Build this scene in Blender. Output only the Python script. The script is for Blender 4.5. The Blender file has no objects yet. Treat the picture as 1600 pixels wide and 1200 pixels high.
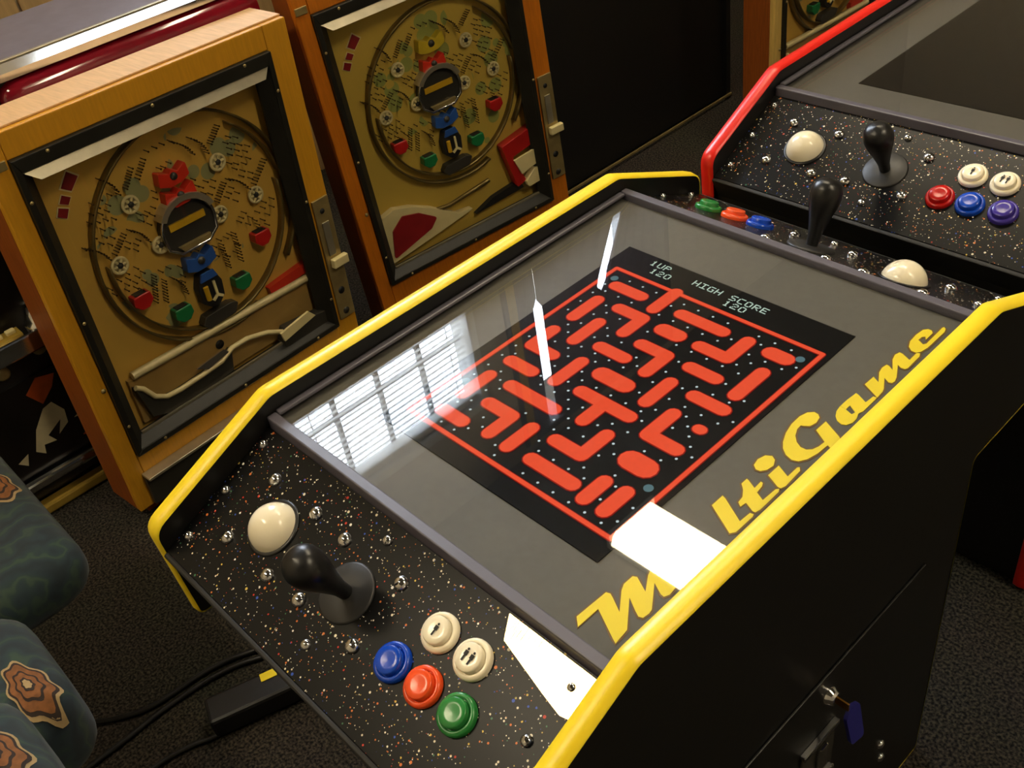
import bpy, bmesh, math, random
from mathutils import Matrix, Vector
random.seed(7)
scene = bpy.context.scene
COL = scene.collection
PI = math.pi

# ------------------------------------------------------------------ camera
cd = bpy.data.cameras.new('camera'); cd.sensor_width = 36.0; cd.lens = 36.0
cd.clip_start = 0.02; cd.clip_end = 50
cam = bpy.data.objects.new('camera', cd); COL.objects.link(cam)
CR = ((0.68417041, 0.71682908, -0.13441324), (0.38409714, -0.51081506, -0.76911466), (-0.61998406, 0.47457775, -0.62481655))
cam.matrix_world = Matrix(((CR[0][0], -CR[1][0], -CR[2][0], 0.54337672),
                           (CR[0][1], -CR[1][1], -CR[2][1], -0.54215741),
                           (CR[0][2], -CR[1][2], -CR[2][2], 1.31923883), (0, 0, 0, 1)))
scene.camera = cam
# ------------------------------------------------------------------ world, light, exposure
w = bpy.data.worlds.new('world'); scene.world = w; w.use_nodes = True
w.node_tree.nodes['Background'].inputs[0].default_value = (0.75, 0.86, 1.0, 1)
w.node_tree.nodes['Background'].inputs[1].default_value = 6.0
vs = scene.view_settings
vs.view_transform = 'Standard'; vs.look = 'None'; vs.gamma = 1.0; vs.use_curve_mapping = False
vs.exposure = 0.0
ld = bpy.data.lights.new('daylight', 'AREA'); ld.shape = 'RECTANGLE'; ld.size = 3.3; ld.size_y = 2.5
ld.energy = 560; ld.color = (0.80, 0.88, 1.0)
lo = bpy.data.objects.new('daylight', ld); COL.objects.link(lo)
lo.location = (-2.35, 1.15, 2.26); lo.rotation_euler = (0, -PI / 2, 0)
LAMP = 35.0            # strength of the ceiling diffusers
LAMP_COL = (1.0, 0.84, 0.58)

# ------------------------------------------------------------------ helpers
def srgb(r, g, b):
    f = lambda c: (c / 255 / 12.92) if c / 255 <= 0.04045 else ((c / 255 + 0.055) / 1.055) ** 2.4
    return (f(r), f(g), f(b), 1.0)

def mat(name, col, rough=0.5, metal=0.0, vary=0.12, scale=30.0, bump=0.0, coat=0.0, spec=0.5, emit=None, stretch=None):
    m = bpy.data.materials.new(name); m.use_nodes = True
    nt = m.node_tree; N = nt.nodes; Lk = nt.links; b = N['Principled BSDF']
    b.inputs['Roughness'].default_value = rough; b.inputs['Metallic'].default_value = metal
    b.inputs['Specular IOR Level'].default_value = spec
    b.inputs['Coat Weight'].default_value = coat; b.inputs['Coat Roughness'].default_value = 0.05
    tc = N.new('ShaderNodeTexCoord'); mp = N.new('ShaderNodeMapping')
    Lk.new(tc.outputs['Object'], mp.inputs['Vector'])
    if stretch: mp.inputs['Scale'].default_value = stretch
    nz = N.new('ShaderNodeTexNoise'); nz.inputs['Scale'].default_value = scale; nz.inputs['Detail'].default_value = 5
    Lk.new(mp.outputs['Vector'], nz.inputs['Vector'])
    rp = N.new('ShaderNodeValToRGB')
    rp.color_ramp.elements[0].position = 0.3; rp.color_ramp.elements[1].position = 0.7
    rp.color_ramp.elements[0].color = tuple(c * (1 - vary) for c in col[:3]) + (1,)
    rp.color_ramp.elements[1].color = tuple(min(1, c * (1 + vary)) for c in col[:3]) + (1,)
    Lk.new(nz.outputs['Fac'], rp.inputs['Fac']); Lk.new(rp.outputs['Color'], b.inputs['Base Color'])
    if bump:
        bp = N.new('ShaderNodeBump'); bp.inputs['Strength'].default_value = bump; bp.inputs['Distance'].default_value = 0.002
        Lk.new(nz.outputs['Fac'], bp.inputs['Height']); Lk.new(bp.outputs['Normal'], b.inputs['Normal'])
    if emit:
        nt.links.remove(b.inputs['Base Color'].links[0]); b.inputs['Base Color'].default_value = (.004, .004, .004, 1)
        Lk.new(rp.outputs['Color'], b.inputs['Emission Color'])
        b.inputs['Specular IOR Level'].default_value = 0.0
        b.inputs['Emission Strength'].default_value = emit
    return m

def speckle_mat(name):
    m = bpy.data.materials.new(name); m.use_nodes = True
    nt = m.node_tree; N = nt.nodes; Lk = nt.links; b = N['Principled BSDF']
    b.inputs['Roughness'].default_value = 0.3; b.inputs['Specular IOR Level'].default_value = 0.15
    tc = N.new('ShaderNodeTexCoord')
    prev = None
    for sc, thr, dens, bias in ((330, 0.30, 0.13, 0.0), (180, 0.24, 0.08, 1.0), (700, 0.34, 0.07, 2.0)):
        v = N.new('ShaderNodeTexVoronoi'); v.inputs['Scale'].default_value = sc; v.inputs['Randomness'].default_value = 1
        mp = N.new('ShaderNodeMapping'); mp.inputs['Location'].default_value = (bias * 3.1, bias * 1.7, bias)
        Lk.new(tc.outputs['Object'], mp.inputs['Vector']); Lk.new(mp.outputs['Vector'], v.inputs['Vector'])
        sx = N.new('ShaderNodeSeparateColor'); Lk.new(v.outputs['Color'], sx.inputs['Color'])
        lt = N.new('ShaderNodeMath'); lt.operation = 'LESS_THAN'; lt.inputs[1].default_value = thr
        Lk.new(v.outputs['Distance'], lt.inputs[0])
        l2 = N.new('ShaderNodeMath'); l2.operation = 'LESS_THAN'; l2.inputs[1].default_value = dens
        Lk.new(sx.outputs['Red'], l2.inputs[0])
        mu = N.new('ShaderNodeMath'); mu.operation = 'MULTIPLY'; Lk.new(lt.outputs[0], mu.inputs[0]); Lk.new(l2.outputs[0], mu.inputs[1])
        cr = N.new('ShaderNodeValToRGB'); cr.color_ramp.interpolation = 'CONSTANT'
        e = cr.color_ramp.elements
        e[0].position = 0; e[0].color = srgb(235, 225, 200); e[1].position = 0.34; e[1].color = srgb(215, 120, 60)
        for p, c in ((0.52, srgb(220, 190, 90)), (0.64, srgb(190, 60, 45)), (0.74, srgb(60, 90, 190)), (0.84, srgb(70, 120, 90)), (0.9, srgb(240, 235, 225))):
            k = e.new(p); k.color = c
        Lk.new(sx.outputs['Green'], cr.inputs['Fac'])
        mx = N.new('ShaderNodeMix'); mx.data_type = 'RGBA'
        Lk.new(mu.outputs[0], mx.inputs['Factor'])
        if prev is None: mx.inputs[6].default_value = srgb(13, 13, 14)
        else: Lk.new(prev.outputs[2], mx.inputs[6])
        Lk.new(cr.outputs['Color'], mx.inputs[7]); prev = mx
    Lk.new(prev.outputs[2], b.inputs['Base Color'])
    return m

def glass_mat(name, tint=(1, 1, 1, 1), ior=1.5):
    m = bpy.data.materials.new(name); m.use_nodes = True
    nt = m.node_tree; N = nt.nodes; Lk = nt.links
    for n in list(N): N.remove(n)
    o = N.new('ShaderNodeOutputMaterial'); mx = N.new('ShaderNodeMixShader')
    t = N.new('ShaderNodeBsdfTransparent'); t.inputs[0].default_value = tint
    g = N.new('ShaderNodeBsdfGlossy'); g.inputs['Roughness'].default_value = 0.0
    lw = N.new('ShaderNodeLayerWeight'); lw.inputs[0].default_value = 0.5
    pw = N.new('ShaderNodeMath'); pw.operation = 'POWER'; pw.inputs[1].default_value = 5.0
    r0 = ((ior - 1) / (ior + 1)) ** 2
    fr = N.new('ShaderNodeMath'); fr.operation = 'MULTIPLY_ADD'; fr.inputs[1].default_value = 1 - r0; fr.inputs[2].default_value = r0
    Lk.new(lw.outputs['Facing'], pw.inputs[0]); Lk.new(pw.outputs[0], fr.inputs[0])
    Lk.new(fr.outputs[0], mx.inputs[0]); Lk.new(t.outputs[0], mx.inputs[1]); Lk.new(g.outputs[0], mx.inputs[2])
    Lk.new(mx.outputs[0], o.inputs[0])
    return m

def playfield_mat(name, seed, base, patch):
    m = bpy.data.materials.new(name); m.use_nodes = True
    nt = m.node_tree; N = nt.nodes; Lk = nt.links; b = N['Principled BSDF']
    b.inputs['Roughness'].default_value = 0.45
    tc = N.new('ShaderNodeTexCoord'); mp = N.new('ShaderNodeMapping'); mp.inputs['Location'].default_value = (seed, seed * 2, seed * 3)
    Lk.new(tc.outputs['Object'], mp.inputs['Vector'])
    v = N.new('ShaderNodeTexVoronoi'); v.inputs['Scale'].default_value = 24; Lk.new(mp.outputs['Vector'], v.inputs['Vector'])
    nz = N.new('ShaderNodeTexNoise'); nz.inputs['Scale'].default_value = 6; Lk.new(mp.outputs['Vector'], nz.inputs['Vector'])
    # print only inside the round playing area
    sp = N.new('ShaderNodeVectorMath'); sp.operation = 'DISTANCE'; Lk.new(tc.outputs['Object'], sp.inputs[0])
    sp.inputs[1].default_value = PF_CENTRE[name]
    ins = N.new('ShaderNodeMath'); ins.operation = 'LESS_THAN'; ins.inputs[1].default_value = 0.205 * PF_SCALE[name]
    Lk.new(sp.outputs['Value'], ins.inputs[0])
    far = N.new('ShaderNodeMath'); far.operation = 'GREATER_THAN'; far.inputs[1].default_value = 0.085 * PF_SCALE[name]
    Lk.new(sp.outputs['Value'], far.inputs[0])
    a = N.new('ShaderNodeMath'); a.operation = 'LESS_THAN'; a.inputs[1].default_value = 0.42; Lk.new(v.outputs['Distance'], a.inputs[0])
    c = N.new('ShaderNodeMath'); c.operation = 'GREATER_THAN'; c.inputs[1].default_value = 0.50; Lk.new(nz.outputs['Fac'], c.inputs[0])
    p = N.new('ShaderNodeMath'); p.operation = 'MULTIPLY'; Lk.new(a.outputs[0], p.inputs[0]); Lk.new(c.outputs[0], p.inputs[1])
    p2 = N.new('ShaderNodeMath'); p2.operation = 'MULTIPLY'; Lk.new(p.outputs[0], p2.inputs[0]); Lk.new(ins.outputs[0], p2.inputs[1])
    p3 = N.new('ShaderNodeMath'); p3.operation = 'MULTIPLY'; Lk.new(p2.outputs[0], p3.inputs[0]); Lk.new(far.outputs[0], p3.inputs[1])
    p4 = N.new('ShaderNodeMath'); p4.operation = 'MULTIPLY'; Lk.new(p3.outputs[0], p4.inputs[0]); p4.inputs[1].default_value = 0.55
    mx = N.new('ShaderNodeMix'); mx.data_type = 'RGBA'; Lk.new(p4.outputs[0], mx.inputs['Factor'])
    mx.inputs[6].default_value = base; mx.inputs[7].default_value = patch
    Lk.new(mx.outputs[2], b.inputs['Base Color'])
    return m

class MB:
    """collects geometry for one mesh object"""
    def __init__(s): s.v = []; s.f = []; s.sm = []
    def add(s, vs_, fs, smooth=False):
        o = len(s.v); s.v += [tuple(p) for p in vs_]; s.f += [tuple(i + o for i in f) for f in fs]; s.sm += [smooth] * len(fs); return s
    def box(s, x0, x1, y0, y1, z0, z1, T=None):
        vs_ = [(x, y, z) for x in (x0, x1) for y in (y0, y1) for z in (z0, z1)]
        if T: vs_ = [T(*p) for p in vs_]
        return s.add(vs_, [(0, 1, 3, 2), (4, 6, 7, 5), (0, 4, 5, 1), (2, 3, 7, 6), (0, 2, 6, 4), (1, 5, 7, 3)])
    def prism(s, poly, h0, h1, T=None):
        """poly in (a,b), extruded h0..h1; T(a,b,h)->xyz"""
        T = T or (lambda a, b, h: (a, b, h)); n = len(poly)
        vs_ = [T(a, b, h0) for a, b in poly] + [T(a, b, h1) for a, b in poly]
        fs = [tuple(range(n))[::-1], tuple(range(n, 2 * n))] + [(i, (i + 1) % n, n + (i + 1) % n, n + i) for i in range(n)]
        return s.add(vs_, fs)
    def lathe(s, prof, n=24, T=None, smooth=True):
        """prof [(r,h)], around local h axis; T(a,b,h)->xyz"""
        T = T or (lambda a, b, h: (a, b, h)); vs_ = []; fs = []; m = len(prof)
        for k in range(n):
            c, sn = math.cos(2 * PI * k / n), math.sin(2 * PI * k / n)
            vs_ += [T(r * c, r * sn, h) for r, h in prof]
        for k in range(n):
            k2 = (k + 1) % n
            for j in range(m - 1):
                fs.append((k * m + j, k2 * m + j, k2 * m + j + 1, k * m + j + 1))
        s.add(vs_, fs, smooth)
        if prof[0][0] > 1e-6: s.add([vs_[k * m] for k in range(n)], [tuple(range(n))[::-1]])
        if prof[-1][0] > 1e-6: s.add([vs_[k * m + m - 1] for k in range(n)], [tuple(range(n))])
        return s
    def tube(s, path, r, n=8, closed=False, smooth=True, caps=True):
        pts = [Vector(p) for p in path]; m = len(pts); rings = []
        rr = r if isinstance(r, (list, tuple)) else [r] * m
        up = None
        for i, p in enumerate(pts):
            if closed: d = pts[(i + 1) % m] - pts[i - 1]
            else: d = pts[min(i + 1, m - 1)] - pts[max(i - 1, 0)]
            d.normalize()
            if up is None:
                up = Vector((0, 0, 1)) if abs(d.z) < 0.9 else Vector((1, 0, 0))
            a = d.cross(up).normalized(); b = a.cross(d).normalized(); up = b
            rings.append([p + (a * math.cos(2 * PI * k / n) + b * math.sin(2 * PI * k / n)) * rr[i] for k in range(n)])
        vs_ = [q for g in rings for q in g]; fs = []
        for i in range(m if closed else m - 1):
            j = (i + 1) % m
            for k in range(n): fs.append((i * n + k, i * n + (k + 1) % n, j * n + (k + 1) % n, j * n + k))
        s.add(vs_, fs, smooth)
        if caps and not closed:
            s.add(rings[0], [tuple(range(n))]); s.add(rings[-1], [tuple(range(n))[::-1]])
        return s
    def strip(s, path, w0, w1, T):
        """flat ribbon standing on a path of (a,b): T(a,b,h), h w0..w1"""
        n = len(path); vs_ = [T(a, b, w0) for a, b in path] + [T(a, b, w1) for a, b in path]
        return s.add(vs_, [(i, i + 1, n + i + 1, n + i) for i in range(n - 1)], True)
    def build(s, name, m, parent=None, bevel=0.0, solid=0.0):
        me = bpy.data.meshes.new(name); me.from_pydata(s.v, [], s.f)
        me.polygons.foreach_set('use_smooth', s.sm); me.update()
        bm = bmesh.new(); bm.from_mesh(me); bmesh.ops.recalc_face_normals(bm, faces=bm.faces[:]); bm.to_mesh(me); bm.free()
        me.materials.append(m)
        o = bpy.data.objects.new(name, me); COL.objects.link(o)
        if parent: o.parent = parent
        if solid:
            md = o.modifiers.new('s', 'SOLIDIFY'); md.thickness = solid; md.offset = 0
        if bevel:
            md = o.modifiers.new('b', 'BEVEL'); md.width = bevel; md.segments = 2; md.limit_method = 'ANGLE'; md.angle_limit = 0.6
        return o

def round_poly(pts, rads, seg=5):
    out = []; n = len(pts)
    for i, p in enumerate(pts):
        r = rads[i] if isinstance(rads, (list, tuple)) else rads
        p = Vector(p); a = Vector(pts[i - 1]); b = Vector(pts[(i + 1) % n])
        if r <= 0: out.append(tuple(p)); continue
        da = (a - p).normalized(); db = (b - p).normalized()
        ang = da.angle(db); t = min(r / math.tan(ang / 2), (a - p).length * 0.45, (b - p).length * 0.45)
        q0 = p + da * t; q1 = p + db * t
        for k in range(seg + 1):
            u = k / seg; out.append(tuple(q0 * (1 - u) ** 2 + p * 2 * u * (1 - u) + q1 * u * u))
    return out

def circ(cx, cy, r, n=20, a0=0, a1=2 * PI, full=True):
    k = n if full else n - 1
    return [(cx + r * math.cos(a0 + (a1 - a0) * i / k), cy + r * math.sin(a0 + (a1 - a0) * i / k)) for i in range(n)]

def thing(name, label, cat, loc=(0, 0, 0), rot=(0, 0, 0), group=None):
    o = bpy.data.objects.new(name, None); COL.objects.link(o); o.empty_display_size = 0.05
    o.location = loc; o.rotation_euler = rot; tag(o, label, cat, group); return o

def tag(o, label, cat, group=None):
    o['label'] = label; o['category'] = cat
    if group: o['group'] = group
    return o

def struct(o, label=None, cat=None):
    o['kind'] = 'structure'
    if label: o['label'] = label
    if cat: o['category'] = cat
    return o

# ------------------------------------------------------------------ materials
M = {}
M['black_lam'] = mat('black_laminate', srgb(14, 14, 14), 0.42, vary=0.2, scale=60)
M['black_paint'] = mat('black_paint', srgb(11, 11, 11), 0.55, vary=0.2, scale=60)
M['yellow_trim'] = mat('yellow_trim', srgb(252, 222, 40), 0.36, vary=0.02, scale=8)
M['red_trim'] = mat('red_trim', srgb(225, 38, 28), 0.30, vary=0.02, scale=8)
M['speckle'] = speckle_mat('speckled_laminate')
M['bezel'] = mat('grey_bezel', srgb(84, 82, 74), 0.6, vary=0.06, scale=120)
M['glass'] = glass_mat('table_glass')
M['pglass'] = glass_mat('window_glass', ior=1.35)
M['edge_strip'] = mat('dark_edge_strip', srgb(88, 85, 96), 0.38, vary=0.05, scale=40)
M['screen'] = mat('dark_screen', srgb(12, 12, 12), 0.6, vary=0.1, scale=80, spec=0.05)
M['screen_off'] = mat('dark_screen_off', srgb(12, 12, 12), 0.6, vary=0.1, scale=80, spec=0.05)
M['maze'] = mat('lit_red_phosphor', srgb(236, 82, 50), 0.5, vary=0.03, scale=200, emit=1.0)
M['maze_edge'] = mat('lit_dark_red_phosphor', srgb(150, 22, 14), 0.5, vary=0.03, scale=200, emit=0.9)
M['dots'] = mat('lit_pale_phosphor', srgb(205, 222, 225), 0.5, vary=0.02, emit=0.95)
M['bigdots'] = mat('lit_grey_phosphor', srgb(88, 118, 122), 0.5, vary=0.02, emit=0.9)
M['text'] = mat('lit_text_phosphor', srgb(195, 218, 200), 0.5, vary=0.02, emit=0.95)
M['letter'] = mat('yellow_print', srgb(238, 216, 18), 0.5, vary=0.03, scale=20)
M['letter_edge'] = mat('brown_print_outline', srgb(110, 78, 14), 0.5, vary=0.05)
M['chrome'] = mat('chrome', srgb(225, 225, 225), 0.12, 1.0, vary=0.03)
M['steel'] = mat('dull_steel', srgb(165, 146, 96), 0.35, 0.55, vary=0.15, scale=40, bump=0.1)
M['brushed'] = mat('brushed_aluminium', srgb(235, 218, 170), 0.24, 1.0, vary=0.08, scale=12, bump=0.12, stretch=(60, 6, 6))
M['white_pl'] = mat('ivory_plastic', srgb(246, 236, 208), 0.18, vary=0.02)
M['blue_pl'] = mat('blue_plastic', srgb(15, 70, 190), 0.22, vary=0.03)
M['orange_pl'] = mat('orange_plastic', srgb(240, 84, 36), 0.22, vary=0.03)
M['green_pl'] = mat('green_plastic', srgb(45, 130, 62), 0.22, vary=0.03)
M['red_pl'] = mat('red_plastic', srgb(190, 22, 20), 0.22, vary=0.03)
M['purple_pl'] = mat('purple_plastic', srgb(66, 52, 150), 0.22, vary=0.03)
M['black_pl'] = mat('black_plastic', srgb(20, 20, 21), 0.33, vary=0.1)
M['washer'] = mat('grey_washer_plastic', srgb(38, 38, 38), 0.45, vary=0.1)
M['ink'] = mat('black_ink', srgb(15, 15, 15), 0.6, vary=0.1)
M['key_blue'] = mat('key_blue', srgb(34, 34, 110), 0.4, vary=0.1)
M['brass'] = mat('brass', srgb(190, 140, 60), 0.3, 1.0, vary=0.1)
# pachinko
M['wood_y'] = mat('yellow_varnished_wood', srgb(205, 146, 32), 0.38, vary=0.08, scale=18, stretch=(14, 14, 1.2), bump=0.05)
M['wood_o'] = mat('orange_varnished_wood', srgb(196, 112, 20), 0.38, vary=0.12, scale=18, stretch=(14, 14, 1.2), bump=0.05)
M['wood_pale'] = mat('pale_wood', srgb(212, 178, 96), 0.45, vary=0.12, scale=18, stretch=(14, 14, 1.2))
M['wood_b'] = mat('brown_stained_wood', srgb(140, 72, 18), 0.5, vary=0.2, scale=18, stretch=(14, 14, 1.2))
M['wood_raw'] = mat('raw_wood', srgb(206, 166, 118), 0.6, vary=0.12, scale=18, stretch=(14, 1.2, 14))
M['dark_metal'] = mat('dark_plated_metal', srgb(30, 29, 24), 0.45, 0.0, vary=0.25, scale=25, spec=0.3)
M['alu'] = mat('bare_aluminium', srgb(190, 182, 158), 0.35, 0.8, vary=0.12, scale=30)
M['rail'] = mat('aged_rail_metal', srgb(128, 110, 62), 0.38, 0.7, vary=0.2, scale=20)
M['tan'] = mat('tan_plate', srgb(165, 132, 70), 0.45, vary=0.12, scale=20)
M['nail'] = mat('brown_nail', srgb(70, 50, 22), 0.4, 0.6, vary=0.2)
M['cream_pl'] = mat('aged_cream_plastic', srgb(220, 205, 150), 0.35, vary=0.06)
M['tulip_red'] = mat('translucent_red_plastic', srgb(205, 50, 30), 0.3, vary=0.1)
M['tulip_blue'] = mat('tulip_blue_plastic', srgb(40, 80, 150), 0.3, vary=0.1)
M['tulip_yel'] = mat('tulip_yellow_plastic', srgb(190, 165, 40), 0.35, vary=0.2)
M['pocket_red'] = mat('pocket_red_plastic', srgb(170, 25, 22), 0.35, vary=0.1)
M['pocket_green'] = mat('pocket_green_plastic', srgb(25, 110, 60), 0.35, vary=0.1)
M['dark_grey'] = mat('dark_grey_plastic', srgb(52, 50, 44), 0.4, vary=0.15)
M['gold_bar'] = mat('gold_bar', srgb(190, 150, 30), 0.35, vary=0.1)
M['dark_red'] = mat('dark_red_card', srgb(135, 22, 26), 0.45, vary=0.1)
M['bar_white'] = mat('worn_white_paint', srgb(205, 190, 140), 0.4, vary=0.1, scale=60)
# jukebox and others
M['juke_body'] = mat('jukebox_dark_body', srgb(26, 24, 24), 0.4, vary=0.2)
M['juke_red'] = mat('jukebox_red_plastic', srgb(120, 14, 30), 0.12, vary=0.2, scale=14, coat=0.5)
M['juke_lid'] = mat('jukebox_grey_lid', srgb(108, 104, 118), 0.35, vary=0.1, scale=30)
M['juke_art'] = mat('jukebox_dark_art', srgb(22, 18, 16), 0.3, vary=0.4, scale=10)
M['art_white'] = mat('art_cream_paint', srgb(196, 186, 150), 0.5, vary=0.1)
M['art_orange'] = mat('art_orange_paint', srgb(190, 84, 30), 0.5, vary=0.2)
M['gold_panel'] = mat('gold_panel', srgb(190, 160, 70), 0.35, 0.4, vary=0.1)
M['cable'] = mat('black_rubber', srgb(15, 15, 15), 0.45, vary=0.1)
M['blind'] = mat('white_blind_slat', srgb(225, 225, 220), 0.5, vary=0.03)
M['win_frame'] = mat('painted_window_frame', srgb(90, 88, 92), 0.5, vary=0.05)
def curtain_mat():
    m = mat('lilac_grey_curtain', srgb(126, 116, 122), 0.8, vary=0.1); nt = m.node_tree; N = nt.nodes
    t = N.new('ShaderNodeBsdfTranslucent'); t.inputs[0].default_value = srgb(92, 82, 92); a = N.new('ShaderNodeMixShader'); a.inputs[0].default_value = 0.45
    o = N['Material Output']; nt.links.new(N['Principled BSDF'].outputs[0], a.inputs[1]); nt.links.new(t.outputs[0], a.inputs[2]); nt.links.new(a.outputs[0], o.inputs[0])
    return m
M['curtain'] = curtain_mat()
M['plaster'] = mat('off_white_plaster', srgb(190, 180, 160), 0.85, vary=0.05)
M['ceiling'] = mat('ceiling_white', srgb(108, 101, 88), 0.9, vary=0.05)
M['plank'] = mat('beige_panelling', srgb(176, 146, 100), 0.6, vary=0.12, scale=14, stretch=(8, 8, 0.8))
M['groove'] = mat('dark_groove', srgb(70, 52, 30), 0.7, vary=0.1)
M['lampw'] = mat('lamp_housing', srgb(220, 216, 205), 0.5, vary=0.03)

def carpet_mat():
    m = bpy.data.materials.new('dark_carpet'); m.use_nodes = True
    nt = m.node_tree; N = nt.nodes; Lk = nt.links; b = N['Principled BSDF']
    b.inputs['Roughness'].default_value = 0.95; b.inputs['Specular IOR Level'].default_value = 0.1
    tc = N.new('ShaderNodeTexCoord')
    n1 = N.new('ShaderNodeTexNoise'); n1.inputs['Scale'].default_value = 230; n1.inputs['Detail'].default_value = 3
    n2 = N.new('ShaderNodeTexNoise'); n2.inputs['Scale'].default_value = 5; n2.inputs['Detail'].default_value = 4
    for n in (n1, n2): Lk.new(tc.outputs['Object'], n.inputs['Vector'])
    r = N.new('ShaderNodeValToRGB'); e = r.color_ramp.elements
    e[0].position = 0.36; e[0].color = srgb(24, 23, 24); e[1].position = 0.66; e[1].color = srgb(82, 76, 64)
    k = e.new(0.5); k.color = srgb(55, 51, 47)
    Lk.new(n1.outputs['Fac'], r.inputs['Fac'])
    mx = N.new('ShaderNodeMix'); mx.data_type = 'RGBA'; mx.blend_type = 'MULTIPLY'; mx.inputs['Factor'].default_value = 0.35
    Lk.new(r.outputs['Color'], mx.inputs[6]); Lk.new(n2.outputs['Color'], mx.inputs[7]); Lk.new(mx.outputs[2], b.inputs['Base Color'])
    bp = N.new('ShaderNodeBump'); bp.inputs['Strength'].default_value = 0.8; bp.inputs['Distance'].default_value = 0.004
    Lk.new(n1.outputs['Fac'], bp.inputs['Height']); Lk.new(bp.outputs['Normal'], b.inputs['Normal'])
    return m

def fabric_mat():
    """dark teal cloth with a leafy print"""
    m = bpy.data.materials.new('teal_leaf_cloth'); m.use_nodes = True
    nt = m.node_tree; N = nt.nodes; Lk = nt.links; b = N['Principled BSDF']
    b.inputs['Roughness'].default_value = 0.85; b.inputs['Sheen Weight'].default_value = 0.12
    tc = N.new('ShaderNodeTexCoord')
    nz = N.new('ShaderNodeTexNoise'); nz.inputs['Scale'].default_value = 14; nz.inputs['Detail'].default_value = 2
    Lk.new(tc.outputs['Object'], nz.inputs['Vector'])
    wv = N.new('ShaderNodeTexWave'); wv.inputs['Scale'].default_value = 9; wv.inputs['Distortion'].default_value = 9; wv.inputs['Detail'].default_value = 2
    wv.inputs['Detail Scale'].default_value = 2.2
    Lk.new(tc.outputs['Object'], wv.inputs['Vector'])
    r = N.new('ShaderNodeValToRGB'); e = r.color_ramp.elements
    e[0].position = 0.0; e[0].color = srgb(20, 36, 44); e[1].position = 1.0; e[1].color = srgb(46, 66, 54)
    k = e.new(0.55); k.color = srgb(27, 47, 56)
    k = e.new(0.88); k.color = srgb(30, 52, 52)
    Lk.new(wv.outputs['Fac'], r.inputs['Fac'])
    mx = N.new('ShaderNodeMix'); mx.data_type = 'RGBA'; mx.inputs['Factor'].default_value = 0.25; mx.blend_type = 'MULTIPLY'
    Lk.new(r.outputs['Color'], mx.inputs[6]); Lk.new(nz.outputs['Color'], mx.inputs[7]); Lk.new(mx.outputs[2], b.inputs['Base Color'])
    return m
M['carpet'] = carpet_mat(); M['cloth'] = fabric_mat()
M['medal_o'] = mat('print_ochre', srgb(122, 76, 36), 0.85, vary=0.25, scale=120)
M['medal_c'] = mat('print_cream', srgb(160, 136, 96), 0.85, vary=0.1, scale=120)
M['medal_d'] = mat('print_dark', srgb(42, 30, 26), 0.85, vary=0.2, scale=120)

# ------------------------------------------------------------------ the room
XW = -1.95; ZC = 3.01; XR = 2.6; YN = -2.6; YF = 4.2
struct(MB().box(XW - .3, XR + .1, YN - .1, YF + .1, -0.06, 0.0).build('floor', M['carpet']), 'dark speckled carpet across the whole floor', 'floor')
struct(MB().box(XW - .3, XR + .1, YN - .1, YF + .1, ZC, ZC + .06).build('ceiling', M['ceiling']), 'white ceiling over the arcade room', 'ceiling')
# left wall with two window openings
W1 = (0.42, 1.24, 1.31, 2.62); W2 = (1.38, 2.32, 1.31, 2.96)   # y0 y1 z0 z1
wl = MB(); xa, xb = XW - .1, XW
ys = [YN, W1[0], W1[1], W2[0], W2[1], YF]
for i in range(5):
    if i == 1: zz = [(0, W1[2]), (W1[3], ZC)]
    elif i == 3: zz = [(0, W2[2]), (W2[3], ZC)]
    else: zz = [(0, ZC)]
    for z0, z1 in zz: wl.box(xa, xb, ys[i], ys[i + 1], z0, z1)
wall_left = struct(wl.build('wall_left', M['plaster']), 'plaster wall with beige panelling and two windows behind the pachinko machines', 'wall')
mb = MB().box(XW, XW + .012, -0.0485, 0.0485, 0.0, 1.22)
pl0 = mb.build('plank', M['plank'], wall_left, bevel=0.003)
yy = -0.9; k = 0
while yy < 3.2:
    o = pl0 if k == 0 else pl0.copy()
    if k: COL.objects.link(o)
    o.parent = wall_left; o.location = (0, yy, 0); yy += 0.103; k += 1
struct(MB().box(XR, XR + .1, YN, YF, 0, ZC).build('wall_right', M['plaster']), 'plain plaster wall to the right of the arcade tables', 'wall')
struct(MB().box(XW - .1, XR + .1, YN - .1, YN, 0, ZC).build('wall_near', M['plaster']), 'plain plaster wall behind the viewer', 'wall')
struct(MB().box(XW - .1, XR + .1, YF, YF + .1, 0, ZC).build('wall_far', M['plaster']), 'plain plaster wall at the far end of the room', 'wall')

# window 1: frame, mullions, blinds
win = bpy.data.objects.new('window_1', None); COL.objects.link(win); struct(win, 'daylit window with white slatted blind above the pachinko machines', 'window')
y0, y1, z0, z1 = W1
f = MB()
for a in ((XW - .1, XW + .012, y0, y0 + .035, z0, z1), (XW - .1, XW + .012, y1 - .035, y1, z0, z1), (XW - .1, XW + .012, y0, y1, z0, z0 + .035), (XW - .1, XW + .012, y0, y1, z1 - .035, z1)):
    f.box(*a)
f.build('window_frame', M['blind'], win, bevel=0.003)
for ym in (0.64, 0.83, 1.02):
    MB().box(XW - .075, XW - .055, ym - .007, ym + .007, z0 + .035, z1 - .035).build('mullion', M['win_frame'], win)
for zm in (1.61, 1.96, 2.31):
    MB().box(XW - .073, XW - .057, y0 + .035, y1 - .035, zm - .007, zm + .007).build('transom', M['win_frame'], win)
MB().box(XW - .067, XW - .063, y0 + .03, y1 - .03, z0 + .03, z1 - .03).build('pane', M['pglass'], win)
st = lambda a, b, c: (XW - .0285 + a * .94 - c * .342, b, -a * .342 + c * .94)
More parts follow.
